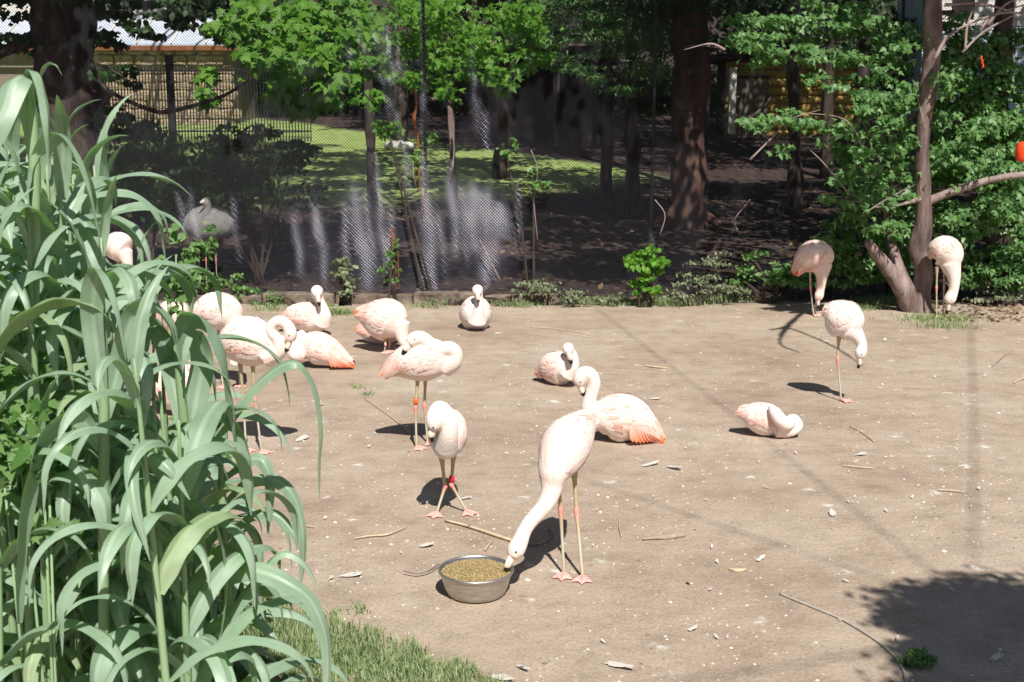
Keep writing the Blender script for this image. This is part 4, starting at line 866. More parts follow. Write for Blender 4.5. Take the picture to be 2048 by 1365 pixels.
# 6 resting, head up
flamingo('resting flamingo with its head raised and dark orange wing tips, nearest the net at left', (615, 668),
    [(566, 640, .10, 8), (582, 636, .08, 22), (610, 634, 0, 30), (636, 640, -.06, 28), (648, 650, -.1, 18)],
    [(645, 648, -.1, 19), (649, 632, -.13, 14), (646, 616, -.13, 10), (640, 602, -.11, 9), (635, 590, -.11, 11), (634, 583, -.13, 12.5), (635, 592, -.19, 8)],
    [(635, 590, -.19, 7), (637, 601, -.23, 6.5), (639, 612, -.22, 4)], (), 'body', .9, lying=True, tailor=1.3, pink=.06,
    fan=(((578, 632, -.02), (584, 652, -.02)), ((560, 636, .06), (570, 652, .02)), 5))
# 7 resting, tail to the right
flamingo('resting flamingo lying tail to the right, pale neck curled up on its left', (640, 737),
    [(700, 728, -.02, 6), (680, 717, 0, 20), (655, 703, .02, 31), (630, 696, .03, 34), (610, 698, .03, 26), (600, 704, .02, 18)],
    [(604, 706, 0, 22), (590, 708, -.02, 15), (586, 698, -.02, 12.5), (592, 684, 0, 12), (601, 671, .02, 10), (608, 664, .04, 6)], None, (), 'body', .6, lying=True, tailor=.9,
    fan=(((660, 712, -.12), (684, 722, -.10)), ((664, 736, -.10), (710, 738, -.04)), 7))
# 8 big one by the reeds
flamingo('large flamingo beside the reeds with neck bent in an S and head down', (508, 903),
    [(447, 706, .14, 8), (462, 692, .10, 33), (492, 682, .03, 50), (522, 690, -.02, 46), (545, 702, -.05, 30), (555, 708, -.07, 18)],
    [(535, 708, -.05, 30), (556, 700, -.08, 19), (556, 681, -.1, 12), (543, 665, -.1, 10.5), (545, 650, -.1, 10.5), (559, 642, -.1, 11), (575, 652, -.1, 12), (581, 668, -.1, 13.5), (579, 682, -.1, 10.5)],
    [(579, 682, -.1, 8.5), (576, 694, -.1, 7.5), (568, 702, -.1, 5)],
    [((480, 722, .0), (487, 803, .02), (492, 897, .02), -60), ((505, 725, -.03), (510, 800, -.02), (523, 905, -.02), -55)], 'body', .55, tailor=.6, pink=.03, flat=.9)
# 9 behind it
flamingo('round-backed flamingo behind the large one by the reeds, neck hidden', (450, 775),
    [(395, 650, .12, 14), (408, 632, .07, 30), (432, 622, 0, 38), (455, 630, -.03, 36), (470, 645, -.05, 22)],
    [(466, 642, -.05, 22), (476, 668, -.08, 13), (478, 700, -.1, 11), (470, 730, -.1, 12)], None,
    [((436, 650, 0), (440, 720, 0), (446, 778, 0), -80), ((452, 650, .05), (478, 712, .05), (480, 772, .05), -80)], 'body', .5, tailor=.6, pink=.04)
# 10 resting facing camera
flamingo('resting flamingo facing the camera with upright neck, alone at the net foot', (953, 660),
    [(948, 606, .34, 9), (949, 616, .25, 26), (951, 628, .10, 36), (952, 638, 0, 35), (953, 646, -.07, 24)],
    [(954, 644, -.08, 20), (957, 622, -.13, 11), (958, 604, -.13, 8.5), (957, 590, -.12, 9), (955, 580, -.13, 11), (955, 588, -.19, 8)],
    [(955, 587, -.19, 7), (956, 597, -.22, 6), (957, 604, -.20, 3.5)], (), 'bodyw', .4, lying=True, tailor=.3)
# 11 resting mid
flamingo('resting flamingo with raised head in the middle of the dirt, above the curved neck', (1115, 768),
    [(1078, 748, .10, 8), (1092, 741, .08, 24), (1112, 737, 0, 34), (1130, 740, -.08, 32), (1138, 748, -.12, 22)],
    [(1136, 748, -.12, 21), (1146, 732, -.16, 13), (1147, 716, -.16, 10), (1141, 704, -.15, 10), (1136, 697, -.17, 12), (1137, 705, -.22, 8.5)],
    [(1137, 704, -.22, 7.5), (1140, 716, -.25, 7), (1143, 727, -.23, 4)], (), 'body', .5, lying=True, tailor=.1, pink=.02)
# 12 resting big with neck up
flamingo('resting flamingo with hooked upright neck and fiery orange wing edge, behind the feeding one', (1250, 882),
    [(1318, 880, -.03, 7), (1300, 866, -.02, 26), (1266, 842, 0, 46), (1236, 836, 0, 50), (1208, 840, 0, 40), (1193, 848, 0, 26)],
    [(1196, 850, -.02, 27), (1180, 838, 0, 17), (1176, 812, 0, 14), (1183, 788, 0, 13), (1188, 766, 0, 13.5), (1180, 749, 0, 14), (1166, 748, 0, 14.5), (1160, 760, 0, 15), (1161, 772, 0, 10)],
    [(1161, 770, 0, 9), (1164, 782, 0, 8), (1172, 792, 0, 4.5)], (), 'body', .7, lying=True, tailor=.95, pink=.03,
    fan=(((1262, 852, -.16), (1304, 868, -.12)), ((1266, 886, -.15), (1328, 897, -.04)), 9))
# 13 resting asleep right
flamingo('sleeping flamingo curled up on the dirt at right with its neck looped over its back', (1530, 872),
    [(1480, 826, .02, 8), (1500, 830, 0, 25), (1528, 838, 0, 34), (1552, 848, 0, 28), (1566, 856, -.03, 18)],
    [(1554, 858, -.05, 19), (1580, 862, -.06, 13), (1595, 852, -.05, 11.5), (1586, 839, -.05, 11.5), (1573, 850, -.11, 13), (1559, 840, -.14, 13), (1548, 824, -.12, 11), (1542, 813, -.09, 7)], None, (), 'body', .45, lying=True, tailor=.5)
# 14 white, one-legged
flamingo('whitish flamingo balanced on one leg at right, head hanging beside it', (1680, 803),
    [(1650, 622, .05, 9), (1662, 626, .03, 28), (1683, 638, 0, 40), (1698, 650, -.03, 36), (1708, 664, -.05, 22)],
    [(1700, 660, -.04, 26), (1715, 674, -.06, 15), (1723, 690, -.07, 11), (1721, 706, -.08, 12), (1718, 716, -.08, 8)],
    [(1718, 714, -.08, 7), (1719, 726, -.08, 6), (1716, 736, -.07, 3.5)],
    [((1678, 676, 0), (1675, 718, 0), (1682, 801, 0), -40)], 'bodyw', .2, tailor=.8, pink=-.12)
# 15 stooping back right
flamingo('stooping flamingo with drooping orange tail in the shade left of the maple trunk', (1628, 632),
    [(1592, 546, .04, 6), (1604, 530, .03, 22), (1624, 514, 0, 33), (1638, 516, 0, 32), (1645, 532, -.02, 22)],
    [(1643, 532, -.02, 22), (1644, 556, -.05, 11), (1641, 578, -.05, 8.5), (1638, 592, -.05, 9.5), (1637, 600, -.05, 7)],
    [(1637, 598, -.05, 6), (1636, 608, -.05, 5), (1638, 616, -.04, 3)],
    [((1620, 540, 0), (1621, 576, 0), (1627, 632, 0), -60), ((1632, 540, .06), (1634, 576, .06), (1630, 628, .06), -60)], 'bodyp', .8, tailor=1.1, pink=.08, up=(-.3, -.3, .9))
# 16 behind the maple trunk
flamingo('flamingo partly behind the maple trunk lowering its head to the grass', (1885, 634),
    [(1866, 512, .12, 10), (1876, 503, .07, 24), (1888, 503, .02, 32), (1898, 512, -.02, 30), (1903, 530, -.05, 20)],
    [(1901, 528, -.04, 21), (1908, 556, -.07, 13), (1907, 580, -.08, 10), (1900, 598, -.08, 12), (1897, 607, -.08, 9)],
    [(1897, 606, -.08, 7), (1896, 618, -.08, 6), (1892, 628, -.07, 3.5)],
    [((1874, 540, 0), (1873, 576, 0), (1873, 636, 0), -80), ((1888, 540, .05), (1888, 574, .05), (1886, 626, .05), -80)], 'body', .3, tailor=.5, pink=.02)
# 17-19 hidden among the reeds
flamingo('resting flamingo mostly hidden low behind the reeds at left', (350, 830),
    [(300, 782, .1, 14), (325, 780, .05, 38), (355, 775, 0, 46), (388, 768, 0, 40), (402, 765, 0, 18)], [(390, 760, -.03, 24), (405, 745, -.05, 15), (398, 730, -.05, 13), (380, 735, -.05, 14)], None, (), 'bodyp', .5, lying=True)
flamingo('pinkish flamingo glimpsed high between the reed stalks', (238, 640),
    [(215, 506, .1, 8), (225, 500, .05, 22), (238, 494, 0, 30), (250, 502, -.03, 24)], [(248, 505, -.03, 18), (256, 530, -.05, 10), (256, 560, -.05, 9)], None,
    [((236, 520, 0), (238, 570, 0), (238, 640, 0), -80), ((244, 520, .05), (247, 570, .05), (249, 638, .05), -80)], 'body', .5)
flamingo('orange-winged flamingo glimpsed through the reeds left of the round-backed one', (345, 760),
    [(318, 650, .1, 10), (330, 640, .05, 26), (350, 632, 0, 34), (366, 642, -.03, 22)], [(362, 645, -.03, 20), (372, 670, -.05, 12), (374, 700, -.05, 10)], None,
    [((345, 660, 0), (347, 710, 0), (349, 760, 0), -80), ((355, 660, .05), (358, 710, .05), (360, 755, .05), -80)], 'bodyp', .9, tailor=1.)
# 20 behind the net
bird = flamingo('large round grey-white bird with brown neck standing behind the net at left', (420, 560),
    [(378, 462, .1, 10), (392, 452, .04, 30), (415, 448, 0, 36), (440, 450, 0, 34), (462, 456, 0, 16)], [(405, 445, -.1, 14), (413, 430, -.12, 9), (416, 414, -.13, 7), (412, 404, -.14, 8.5), (408, 402, -.16, 6)], [(408, 403, -.16, 4.5), (402, 406, -.2, 3), (398, 410, -.22, 2)],
    [((410, 475, 0), (412, 520, 0), (414, 575, 0), -80), ((430, 475, .05), (432, 520, .05), (434, 572, .05), -80)], 'rhea', .0, tailor=.0, pink=-.3, group=None, name='grey_bird', cat='bird', Yo=15.3)
for ch in bird.children_recursive:
    if ch.name.startswith(('coverts', 'flight', 'tail')): ch.data.materials[0] = M['rhea']
#@@BOWL
# ------------------------------------------------------------------ feed bowl
bc = P(952, 1141, 5.27); R = 76*mpp(5.27, .12); bz = .118
bowl = empty('feed_bowl', (bc.x, 5.27, 0), 'round steel feed bowl full of tan pellets, with the feeding flamingo', 'bowl')
def lathe(prof, seg=56):
    V = np.array([(bc.x+r*math.cos(a), 5.27+r*math.sin(a), z) for r, z in prof for a in np.linspace(0, 2*np.pi, seg, endpoint=False)]); Q = [(i*seg+j, i*seg+(j+1) % seg, (i+1)*seg+(j+1) % seg, (i+1)*seg+j) for i in range(len(prof)-1) for j in range(seg)]
    return V, np.array(Q)
link('basin', quads_to_mesh('basin', [lathe([(.001, .004), (R*.70, .004), (R*.76, .010), (R*.84, .04), (R*.91, .085), (R*.945, bz-.006), (R*.935, bz-.002), (R*.90, .08), (R*.83, .04), (R*.74, .014), (.001, .012)])], [M['steel']]), bowl)
link('rim', quads_to_mesh('rim', [lathe([(R*.935, bz-.005), (R*.945, bz+.003), (R*.97, bz+.005), (R*.995, bz+.002), (R, bz-.004), (R*.985, bz-.009), (R*.95, bz-.008), (R*.935, bz-.005)])], [M['steel']]), bowl)
fd = empty('feed', (bc.x, 5.27, bz-.02), 'heap of tan pelleted feed in the steel bowl', 'feed')
n = 30; prof = [(R*.915*i/8, bz-.018+.022*math.cos(i/8*1.5)) for i in range(8, -1, -1)]; prof[-1] = (.001, prof[-1][1])
V, Q = lathe(prof, 48); V[:, 2] += [.004*noise.noise(Vector(v)*40) for v in V]
link('feed_bed', quads_to_mesh('feed_bed', [(V, Q)], [M['feed']], tint=[rng.random(len(V))]), fd)
pp, tn = [], []
k = 0
while k < 2600:
    x, y = random.uniform(-R, R)*.92, random.uniform(-R, R)*.92; rr = math.hypot(x, y)
    if rr > R*.90: continue
    if x > R*.62 and rr < R*.9 and random.random() < .5: pass
    z = bz-.016+.022*math.cos(rr/(R*.915)*1.5)+random.uniform(0, .004); a = Vector((random.gauss(0, 1), random.gauss(0, 1), random.gauss(0, .4))).normalized(); c = Vector((bc.x+x, 5.27+y, z)); L = random.uniform(.002, .0045)
    p = a.orthogonal().normalized()*.0018; q = a.cross(p)
    pp.append(([c-a*L-p, c-a*L+p, c-a*L+q*1.2, c+a*L-p, c+a*L+p, c+a*L+q*1.2], [(0, 1, 4, 3), (1, 2, 5, 4), (2, 0, 3, 5), (3, 4, 5, 5), (0, 2, 1, 1)])); tn.append(np.full(6, random.random())); k += 1
o = link('pellets', quads_to_mesh('pellets', [([tuple(v) for v in a], b) for a, b in pp], [M['feed']], smooth=False, tint=tn), fd); o['kind'] = 'stuff'
# ------------------------------------------------------------------ things on the dirt
def gpath(lst, z=.01): return [G(a, b)+Vector((0, 0, z)) for a, b in lst]
def stick(name, pix, rad, label, cat, mat='straw', z=.008, flat=1., n=20):
    r = [x*.75 for x in (rad if hasattr(rad, '__len__') else [rad]*len(pix))]; g = gpath(pix, z+max(r)*.6)
    o = tube(name, g, r, M[mat], None, 8, n, flat=flat); return tag(o, label, cat)
ds = empty('dry_reed_stalk', G(960, 1065), 'long dry straw-coloured reed stalk lying behind the steel bowl', 'stalk')
tube('stem', gpath([(890, 1045), (940, 1058), (1000, 1078), (1045, 1092)], .012), [.006, .008, .009, .009], M['straw'], ds, 8, 14)
tube('node', gpath([(938, 1057), (943, 1059)], .012), .0105, M['deadwood'], ds, 8)
tube('curled_end', gpath([(1045, 1092), (1075, 1092), (1098, 1082), (1104, 1070), (1095, 1062)], .012), [.009, .008, .008, .007, .004], M['deadwood'], ds, 8, 16)
stick('dry_reed_piece', [(708, 1081), (740, 1076), (775, 1073), (812, 1058)], [.004, .006, .006, .003], 'bent straw-coloured reed piece left of the bowl', 'straw')
stick('dry_leaf_strip', [(808, 1152), (835, 1156), (860, 1150), (878, 1138)], [.006, .009, .008, .006], 'grey curled leaf strip touching the left rim of the bowl', 'dry leaf', 'deadwood', .02, .4)
stick('straw_piece', [(970, 1104), (984, 1086)], [.007, .005], 'short broad straw behind the bowl rim', 'straw')
stick('straw_piece', [(1060, 656), (1110, 660), (1175, 670)], .006, 'thin straw lying below the net, right of the lone resting flamingo', 'straw')
stick('straw_piece', [(1290, 734), (1312, 737), (1338, 740)], [.008, .01, .006], 'broad pinkish straw in the middle of the dirt', 'straw')
stick('straw_piece', [(1685, 934), (1720, 938), (1748, 940)], [.005, .006, .004], 'straight straw on the open dirt at right', 'straw')
stick('straw_piece', [(1878, 983), (1905, 985), (1930, 988)], [.005, .006, .004], 'pale straw near the right edge of the dirt', 'straw')
stick('straw_piece', [(1700, 855), (1725, 868), (1748, 886)], .005, 'thin straw right of the sleeping flamingo', 'straw')
stick('straw_piece', [(555, 1048), (590, 1052), (632, 1058)], [.004, .005, .003], 'thin straw beside the reeds at left', 'straw')
stick('straw_piece', [(1985, 735), (2000, 722), (2012, 712)], .005, 'thin dark straw near the right edge below the maple', 'straw', 'deadwood')
stick('straw_piece', [(2028, 768), (2045, 760), (2060, 756)], .007, 'pink straw cut by the right edge of the picture', 'straw')
stick('straw_piece', [(1240, 1033), (1238, 1055), (1242, 1075)], .003, 'tiny upright-looking straw right of the feeding bird', 'straw')
stick('straw_piece', [(730, 800), (780, 835), (820, 868)], .004, 'long faint straw pointing at the profile flamingo', 'straw')
cord = [(1560, 1190), (1620, 1215), (1680, 1240), (1735, 1272), (1775, 1302), (1800, 1330), (1812, 1365), (1808, 1410)]
o = tube('hose', gpath(cord, .006), .0062, M['concrete'], None, 8, 50); o.data.materials[0] = M['rope']; tag(o, 'thin grey hose curving over the dirt at front right', 'hose')
stick('dirt_clod', [(1285, 1082), (1310, 1080), (1340, 1078), (1368, 1074)], [.006, .012, .022, .012], 'flat lump of darker soil right of the feeding bird', 'clod', 'ground', 0, 1.)
stick('dirt_clod', [(1458, 1140), (1475, 1144), (1492, 1142)], [.008, .014, .007], 'small brown clod with dry grass near a white feather', 'clod', 'straw', 0, 1.)
stick('pebble', [(1373, 1168), (1378, 1170)], [.008, .008], 'small black pebble on the front dirt', 'pebble', 'post', 0, 1., 4)
# feathers on the ground
M['down'] = tintmat('down', [(0, (.50, .47, .43)), (1, (.66, .62, .58))], rough=.95, trans=.1)
LM = [(952, 1200, 'the steel feed bowl'), (1150, 1165, 'the feeding flamingo'), (900, 1030, 'the splay-legged preening flamingo'), (838, 900, 'the profile flamingo with the orange band'), (953, 665, 'the lone resting flamingo at the net'), (1115, 770, 'the resting bird with raised head mid-pen'), (1260, 895, 'the resting flamingo with the orange wing'), (1535, 875, 'the sleeping curled flamingo'), (1680, 805, 'the one-legged flamingo'), (1845, 635, 'the maple trunk'), (1780, 1300, 'the grey hose'), (1960, 1220, 'the big shadow'), (1320, 1080, 'the dark soil lump'), (1940, 900, 'the cable shadow at right'), (650, 740, 'the resting flamingo lying tail to the right'), (1295, 620, 'the bright green bush'), (1475, 1140, 'the small brown clod'), (960, 1060, 'the long dry reed stalk'), (1100, 1350, 'the bottom edge of the picture'), (1430, 1340, 'the bottom edge, centre right'), (1500, 700, 'the bare dirt before the stooping birds'), (1700, 935, 'the straight straw at right'), (760, 1075, 'the bent straw piece')]
def ground_feather(px, py, L, az, label=None, white=.3):
    L *= .8
    g = G(px, py); a = math.radians(az); ax = Vector((math.cos(a), math.sin(a), 0)); A = g-ax*L/2+Vector((0, 0, .008)); B = g+ax*L/2+Vector((0, 0, .014))
    fv, tn = [], []
    for j in range(4):
        r1 = Vector((random.uniform(-1, 1), random.uniform(-1, 1), 0))*L*.22; r2 = Vector((random.uniform(-1, 1), random.uniform(-1, 1), .15))*L*.26
        V, Q, q = feather_np(A+r1, B+r2, (random.uniform(-.3, .3), -.2, .95), L*random.uniform(.16, .34), random.uniform(0, .01), white, white+.1); fv.append((V, Q)); tn.append(q)
    o = link('feather', quads_to_mesh('feather', fv, [M['down']], tint=tn), None); tag(o, label or 'small white moulted feather lying on the dirt', 'feather', 'moulted feathers scattered on the dirt'); return o
for a in ((605, 880, .13, 70, 'white feather lying left of the profile flamingo, near the reeds'), (700, 1153, .10, 5, 'ragged white feather left of the bowl'), (855, 1094, .10, 10, 'broad white feather above the bowl'), (1300, 932, .12, 20, 'curved white feather in front of the hook-necked flamingo'), (1350, 938, .12, -50, 'white feather below the hook-necked flamingo, right one of two'), (1664, 1030, .08, 80, 'upright white feather on the open dirt at right'), (1520, 1122, .07, 50, 'white feather beside the small brown clod'), (1240, 1335, .12, -30, 'clump of white down at the bottom edge'), (1722, 912, .08, 10, 'white feather below the sleeping flamingo at right'), (1770, 682, .08, 60, 'curved white feather right of the one-legged flamingo'), (1310, 800, .08, 0, 'white feather above the resting bird with the orange wing'), (1000, 1360, .1, -20, 'white feather at the bottom edge below the bowl'), (1045, 1340, .08, -50, 'white feather at the bottom edge, left of the down'), (1990, 1320, .07, 40, 'bluish white scrap of down in the dark shadow'), (930, 1000, .07, 20, 'pale feather beside the splayed-leg flamingo'), (1385, 1262, .06, 20, 'white feather on the front dirt at centre right'), (640, 812, .06, 0, 'white feather between the profile flamingo and the reeds')):
    ground_feather(*a)
k = 0
names_ = []
while k < 84:
    px, py = random.uniform(560, 2040), random.betavariate(1.1, 1.5)*720+640
    if py > 1230 and px < 1000: continue
    lm_ = min(LM, key=lambda q: (q[0]-px)**2+((q[1]-py)*1.6)**2); dx, dy = px-lm_[0], py-lm_[1]
    sd2 = ('right of' if dx > 0 else 'left of') if abs(dx) > abs(dy)*1.3 else ('in front of' if dy > 0 else 'behind')
    Lf = random.uniform(.012, .036); ad = 'tiny' if Lf < .02 else 'small' if Lf < .028 else 'fluffy'; st = ('pale' if k % 2 else 'whitish')
    lb_ = f'{ad} {st} feather on dirt {sd2} {lm_[2]}'
    if lb_ in names_: continue
    names_.append(lb_); ground_feather(px, py, Lf, random.uniform(0, 180), lb_); k += 1
# droppings, crumbs and small stones: nobody counts them
pp = []
for k in range(9000):
    px, py = random.uniform(420, 2150), random.betavariate(1., 1.6)*800+625; g = G(px, py)
    if noise.noise(Vector((g.x*.9, g.y*.9, 5))) < random.uniform(-.6, .35): continue
    s = random.uniform(.0025, .008)*(1 if random.random() < .9 else 1.8); c = Vector((g.x, g.y, s*.2)); a = random.random()*6; q = [(c.x+s*math.cos(a+i*1.57)*random.uniform(.6, 1.4), c.y+s*math.sin(a+i*1.57)*random.uniform(.6, 1.4), 0) for i in range(4)]
    pp.append((q+[(c.x, c.y, s*.55)], [(0, 1, 4, 4), (1, 2, 4, 4), (2, 3, 4, 4), (3, 0, 4, 4)]))
M['crumb'] = tintmat('crumbs', [(0, (.16, .12, .09)), (.35, (.30, .24, .17)), (.7, (.44, .38, .31)), (1, (.72, .69, .64))], rough=.9)
o = link('droppings', quads_to_mesh('droppings', pp, [M['crumb']], smooth=False, tint=[np.full(5, random.random()) for _ in pp])); tag(o, 'pale droppings, crumbs and grit strewn over the dirt', 'droppings', kind='stuff')
# hanging red feeder, red tag, aviary cables
a = P(2046, 302, 12.6)
fe = empty('hanging_feeder', (a.x, 12.6, a.z), 'orange-red hanging pot at the right edge above the bare branch', 'feeder')
V, Q = tube_np([a+Vector((0, 0, -.1)), a+Vector((0, 0, -.08)), a, a+Vector((0, 0, .07)), a+Vector((0, 0, .09))], [.05, .065, .075, .06, .03], 16, 16); link('pot', quads_to_mesh('pot', [(V, Q)], [M['red']]), fe)
tube('hook', [a+Vector((0, 0, .09)), a+Vector((0, 0, .3)), P(2040, 200, 12.9)], .006, M['post'], fe, 6)
ro = empty('red_flower', P(1963, 122, 13.3), 'small red hanging flower spike near the bare twigs at top right', 'flower')
for k in range(3):
    a = P(1963+k*2, 112+k*8, 13.2); tube('petal', [a, a+Vector((random.uniform(-.01, .01), 0, -.04))], [.007, .013], M['red'], ro, 7, 4)
def cable(p, q, label, r=.0062, sag=.05):
    """overhead aviary cable whose shadow runs between ground pixels p and q"""
    h = 7.5; k = h/SUNV.z; A, B = G(*p)+SUNV*k, G(*q)+SUNV*k; d = (B-A); A2, B2 = A-d*.4, B+d*.4
    c = empty('aviary_cable', A2, label, 'cable', None); tube('wire', [A2, (A2+B2)/2+Vector((0, 0, -sag)), B2], r, M['post'], c, 6, 14)
    for u in (.35, .7): z = A2.lerp(B2, u)+Vector((0, 0, -sag*.8)); tube('clamp', [z, z+d.normalized()*.06], r*2.2, M['post'], c, 8)
cable((1940, 690), (1942, 1100), 'overhead cable running away from the camera at right, above the picture')
cable((1235, 650), (1720, 1030), 'overhead cable crossing diagonally above the pen')
cable((1380, 1352), (1780, 1290), 'overhead cable crossing above the front of the pen')
cable((1250, 985), (1900, 1200), 'overhead cable sagging above the front right of the pen', .005)
# tree beside the camera, right, whose crown shades the front corner
h = 3.6; k = h/SUNV.z
t = empty('shade_tree', (4.3, 2.0, 0), 'tree just outside the right edge whose crown shades the front corner', 'tree')
trunk('trunk', [(4.3, 2.0, -.1), (4.25, 2.05, 1.8), (3.9, 2.1, 3.2), (3.4, 2.2, 3.8)], [.14, .12, .09, .05], M['bark'], t, ring=10)
cr = Crown()
for px, py, rx, ry, n, dz in ((1960, 1230, .40, .34, 6500, 0), (2060, 1260, .44, .46, 7500, .2), (1990, 1330, .36, .24, 4200, .15), (1880, 1195, .26, .12, 500, .05), (1840, 1265, .24, .08, 260, .0), (1960, 1330, .30, .16, 800, .1), (1800, 1185, .2, .035, 110, 0), (1810, 1255, .16, .03, 80, 0), (2150, 1250, .5, .6, 2200, .3), (1900, 1160, .22, .04, 120, 0), (1900, 1300, .26, .07, 160, 0), (1990, 1420, .4, .3, 3000, .1)):
    c = G(px, py)+SUNV*(k+dz); cr.add(*leaves_np(ell_pts(n, c, (rx, ry, .16), max(6, n//40)), .075, 'needle' if n < 500 else 'quad', face=(0, -.4, .8), spread=.6))
    trunk('limb', [(3.9, 2.1, 3.2), (Vector((3.9, 2.1, 3.3))+c)/2, c], [.04, .025, .01], M['bark'], t, ring=6, n=8)
cr.build('crown', M['dleaf'], t)
#@@REEDS
# ------------------------------------------------------------------ giant reeds
def ribbon(path, widths, up_hint=None, fold_=.22, across=6):
    """blade along path: V-folded, tapering; widths per control point"""
    S = crom(np.hstack([np.array([tuple(p) for p in path]), np.array(widths)[:, None]]), 27); c, w_ = S[:, :3], np.maximum(S[:, 3], .0012)
    T = np.gradient(c, axis=0); T /= np.linalg.norm(T, axis=1)[:, None]
    sd_ = np.array(up_hint, float) if up_hint is not None else np.cross(T[0], (0, 0, 1.)); V, tn = [], []
    for i in range(len(c)):
        s = sd_ - np.dot(sd_, T[i])*T[i]; s /= np.linalg.norm(s)+1e-9; nrm = np.cross(s, T[i]); sd_ = s*.9 + sd_*.1
        for j in range(across+1):
            u = j/across*2-1; V.append(c[i] + s*u*w_[i]*.5 + nrm*(abs(u)-.5)*w_[i]*fold_ + nrm*.04*w_[i]*math.sin(i*.9+u*2)); tn.append(.38 + (.6 if j == across//2 else (.14 if j % 2 else 0)) + .12*math.sin(i*.35))
    k = across+1; Q = [(i*k+j, i*k+j+1, (i+1)*k+j+1, (i+1)*k+j) for i in range(len(c)-1) for j in range(across)]
    return np.array(V), np.array(Q), np.array(tn)
def blade_variant(L, w, e0, droop, tw, sid=0):
    pts = []; ang = e0; p = Vector((0, 0, 0)); n = 9; yy = 0
    for i in range(n+1):
        pts.append(p.copy()); u = i/n; ang -= droop/n*(.35+1.5*u); ang = max(ang, -1.5)
        yy += tw*.03*u; p = p + Vector((math.cos(ang), tw*.10*u, math.sin(ang)))*L/n
    ws = [w*x for x in (.55, .85, 1., 1.02, 1., .92, .80, .62, .38, .03)]
    V, Q, tn = ribbon(pts, ws, (math.sin(tw*.25), 1, 0)); return quads_to_mesh('leaf', [(V, Q)], [M['reedy' if sid else 'reed']], tint=[tn])
LV = []
for i in range(20):
    LV.append(blade_variant(random.uniform(.38, .60), random.uniform(.04, .08), random.uniform(.8, 1.35), random.uniform(1.9, 4.0), random.uniform(-1.2, 1.2), int(i % 6 == 5)))
for i in range(6): LV.append(blade_variant(random.uniform(.28, .42), random.uniform(.03, .05), random.uniform(1.1, 1.45), random.uniform(.5, 1.4), random.uniform(-1, 1)))
LVC = {}
for me in LV:
    a_ = np.empty(len(me.vertices)*3, dtype=np.float32); me.vertices.foreach_get('co', a_); LVC[me.name] = a_.reshape(-1, 3)
prof_ = [(-160, 130), (40, 140), (90, 150), (150, 195), (220, 275), (280, 390), (330, 510), (370, 650), (400, 820), (440, 1010), (470, 1150)]
def top_y(px):
    for (a, b), (c, d) in zip(prof_, prof_[1:]):
        if px <= c: return b+(d-b)*(px-a)/(c-a)
    return 1150
RG = 'giant reeds in the front left corner'
kk = 0; reeds = []
def reed(px, toppy, Y, idx, lab=None):
    tp = P(px, toppy, Y); H = max(tp.z-.15, .5); bx = tp.x + random.uniform(-.08, .08)
    if 205 < px < 262 and toppy < 540: px = 275 if px > 235 else 192; tp = P(px, toppy, Y); bx = tp.x
    t = empty('giant_reed', (bx, Y, 0), lab or 'giant reed with arching blue-green leaves in the front left clump', 'reed', RG)
    lx, ly = tp.x-bx, random.uniform(-.06, .06); cur = [Vector((bx, Y, -.02)), Vector((bx+lx*.3, Y+ly*.4, H*.4)), Vector((bx+lx*.7, Y+ly, H*.75)), Vector((bx+lx, Y+ly, H))]
    tube('stalk', cur, [.012, .0105, .008, .004], M['stalk'], t, 8, 16)
    S = crom(np.array([tuple(v) for v in cur]), 60); az = random.uniform(0, 6.28); nl = max(6, int(H/.115))
    for i in range(nl):
        u = .14 + .86*(i+.5)/nl; q = S[int(u*59)]; az += math.pi + random.uniform(-.5, .5)
        o = bpy.data.objects.new('leaf', random.choice(LV[20:] if u > .93 else LV[:20])); C.objects.link(o); o.parent = t
        o.location = Vector(q)-t.location; o.rotation_euler = (random.uniform(-.2, .2), 0 if u < .9 else -.2, az); s = random.uniform(.75, 1.15)*(1 if u < .85 else .85); o.scale = (s, s*random.uniform(.8, 1.2), s)
        A_ = LVC[o.data.name]; Mx = np.array(Matrix.LocRotScale(o.location+t.location, o.rotation_euler, o.scale)); W_ = A_ @ Mx[:3, :3].T + Mx[:3, 3]
        zc = W_[:, 1]*cp - (W_[:, 2]-CAMZ)*sp; ppx = 1024+F*W_[:, 0]/zc; ppy = 682.5-F*(W_[:, 1]*sp+(W_[:, 2]-CAMZ)*cp)/zc
        if any((((ppx > a_) & (ppx < b_) & (ppy > c_) & (ppy < d_)).mean() > .10) for a_, b_, c_, d_ in ((208, 262, 462, 526), (308, 412, 735, 800), (330, 372, 612, 655))): bpy.data.objects.remove(o)
    return t
for i in range(92):
    for _ in range(40):
        px = random.uniform(-70, 235) if i > 75 else random.uniform(-150, 450) if i % 3 else random.uniform(-150, 260); Y = random.choice([random.uniform(2.7, 3.6), random.uniform(3.4, 4.6), random.uniform(4.2, 5.6)])
        if i > 75: Y = random.uniform(3.5, 4.9)
        if px > 330 and Y > 4.9: continue
        if px > 400 and Y < 3.: continue
        if all(abs(px-q[0]) > 9 or abs(Y-q[1]) > .3 for q in reeds): break
    reeds.append((px, Y)); y0 = top_y(px); ty = y0 + (abs(random.gauss(0, 1))*170 if i % 3 else random.uniform(250, 800)); ty = min(ty, 1250) if i < 76 else y0 + random.uniform(0, 190)
    reeds[-1] = (px, Y, ty, reed(px, ty, Y, i))
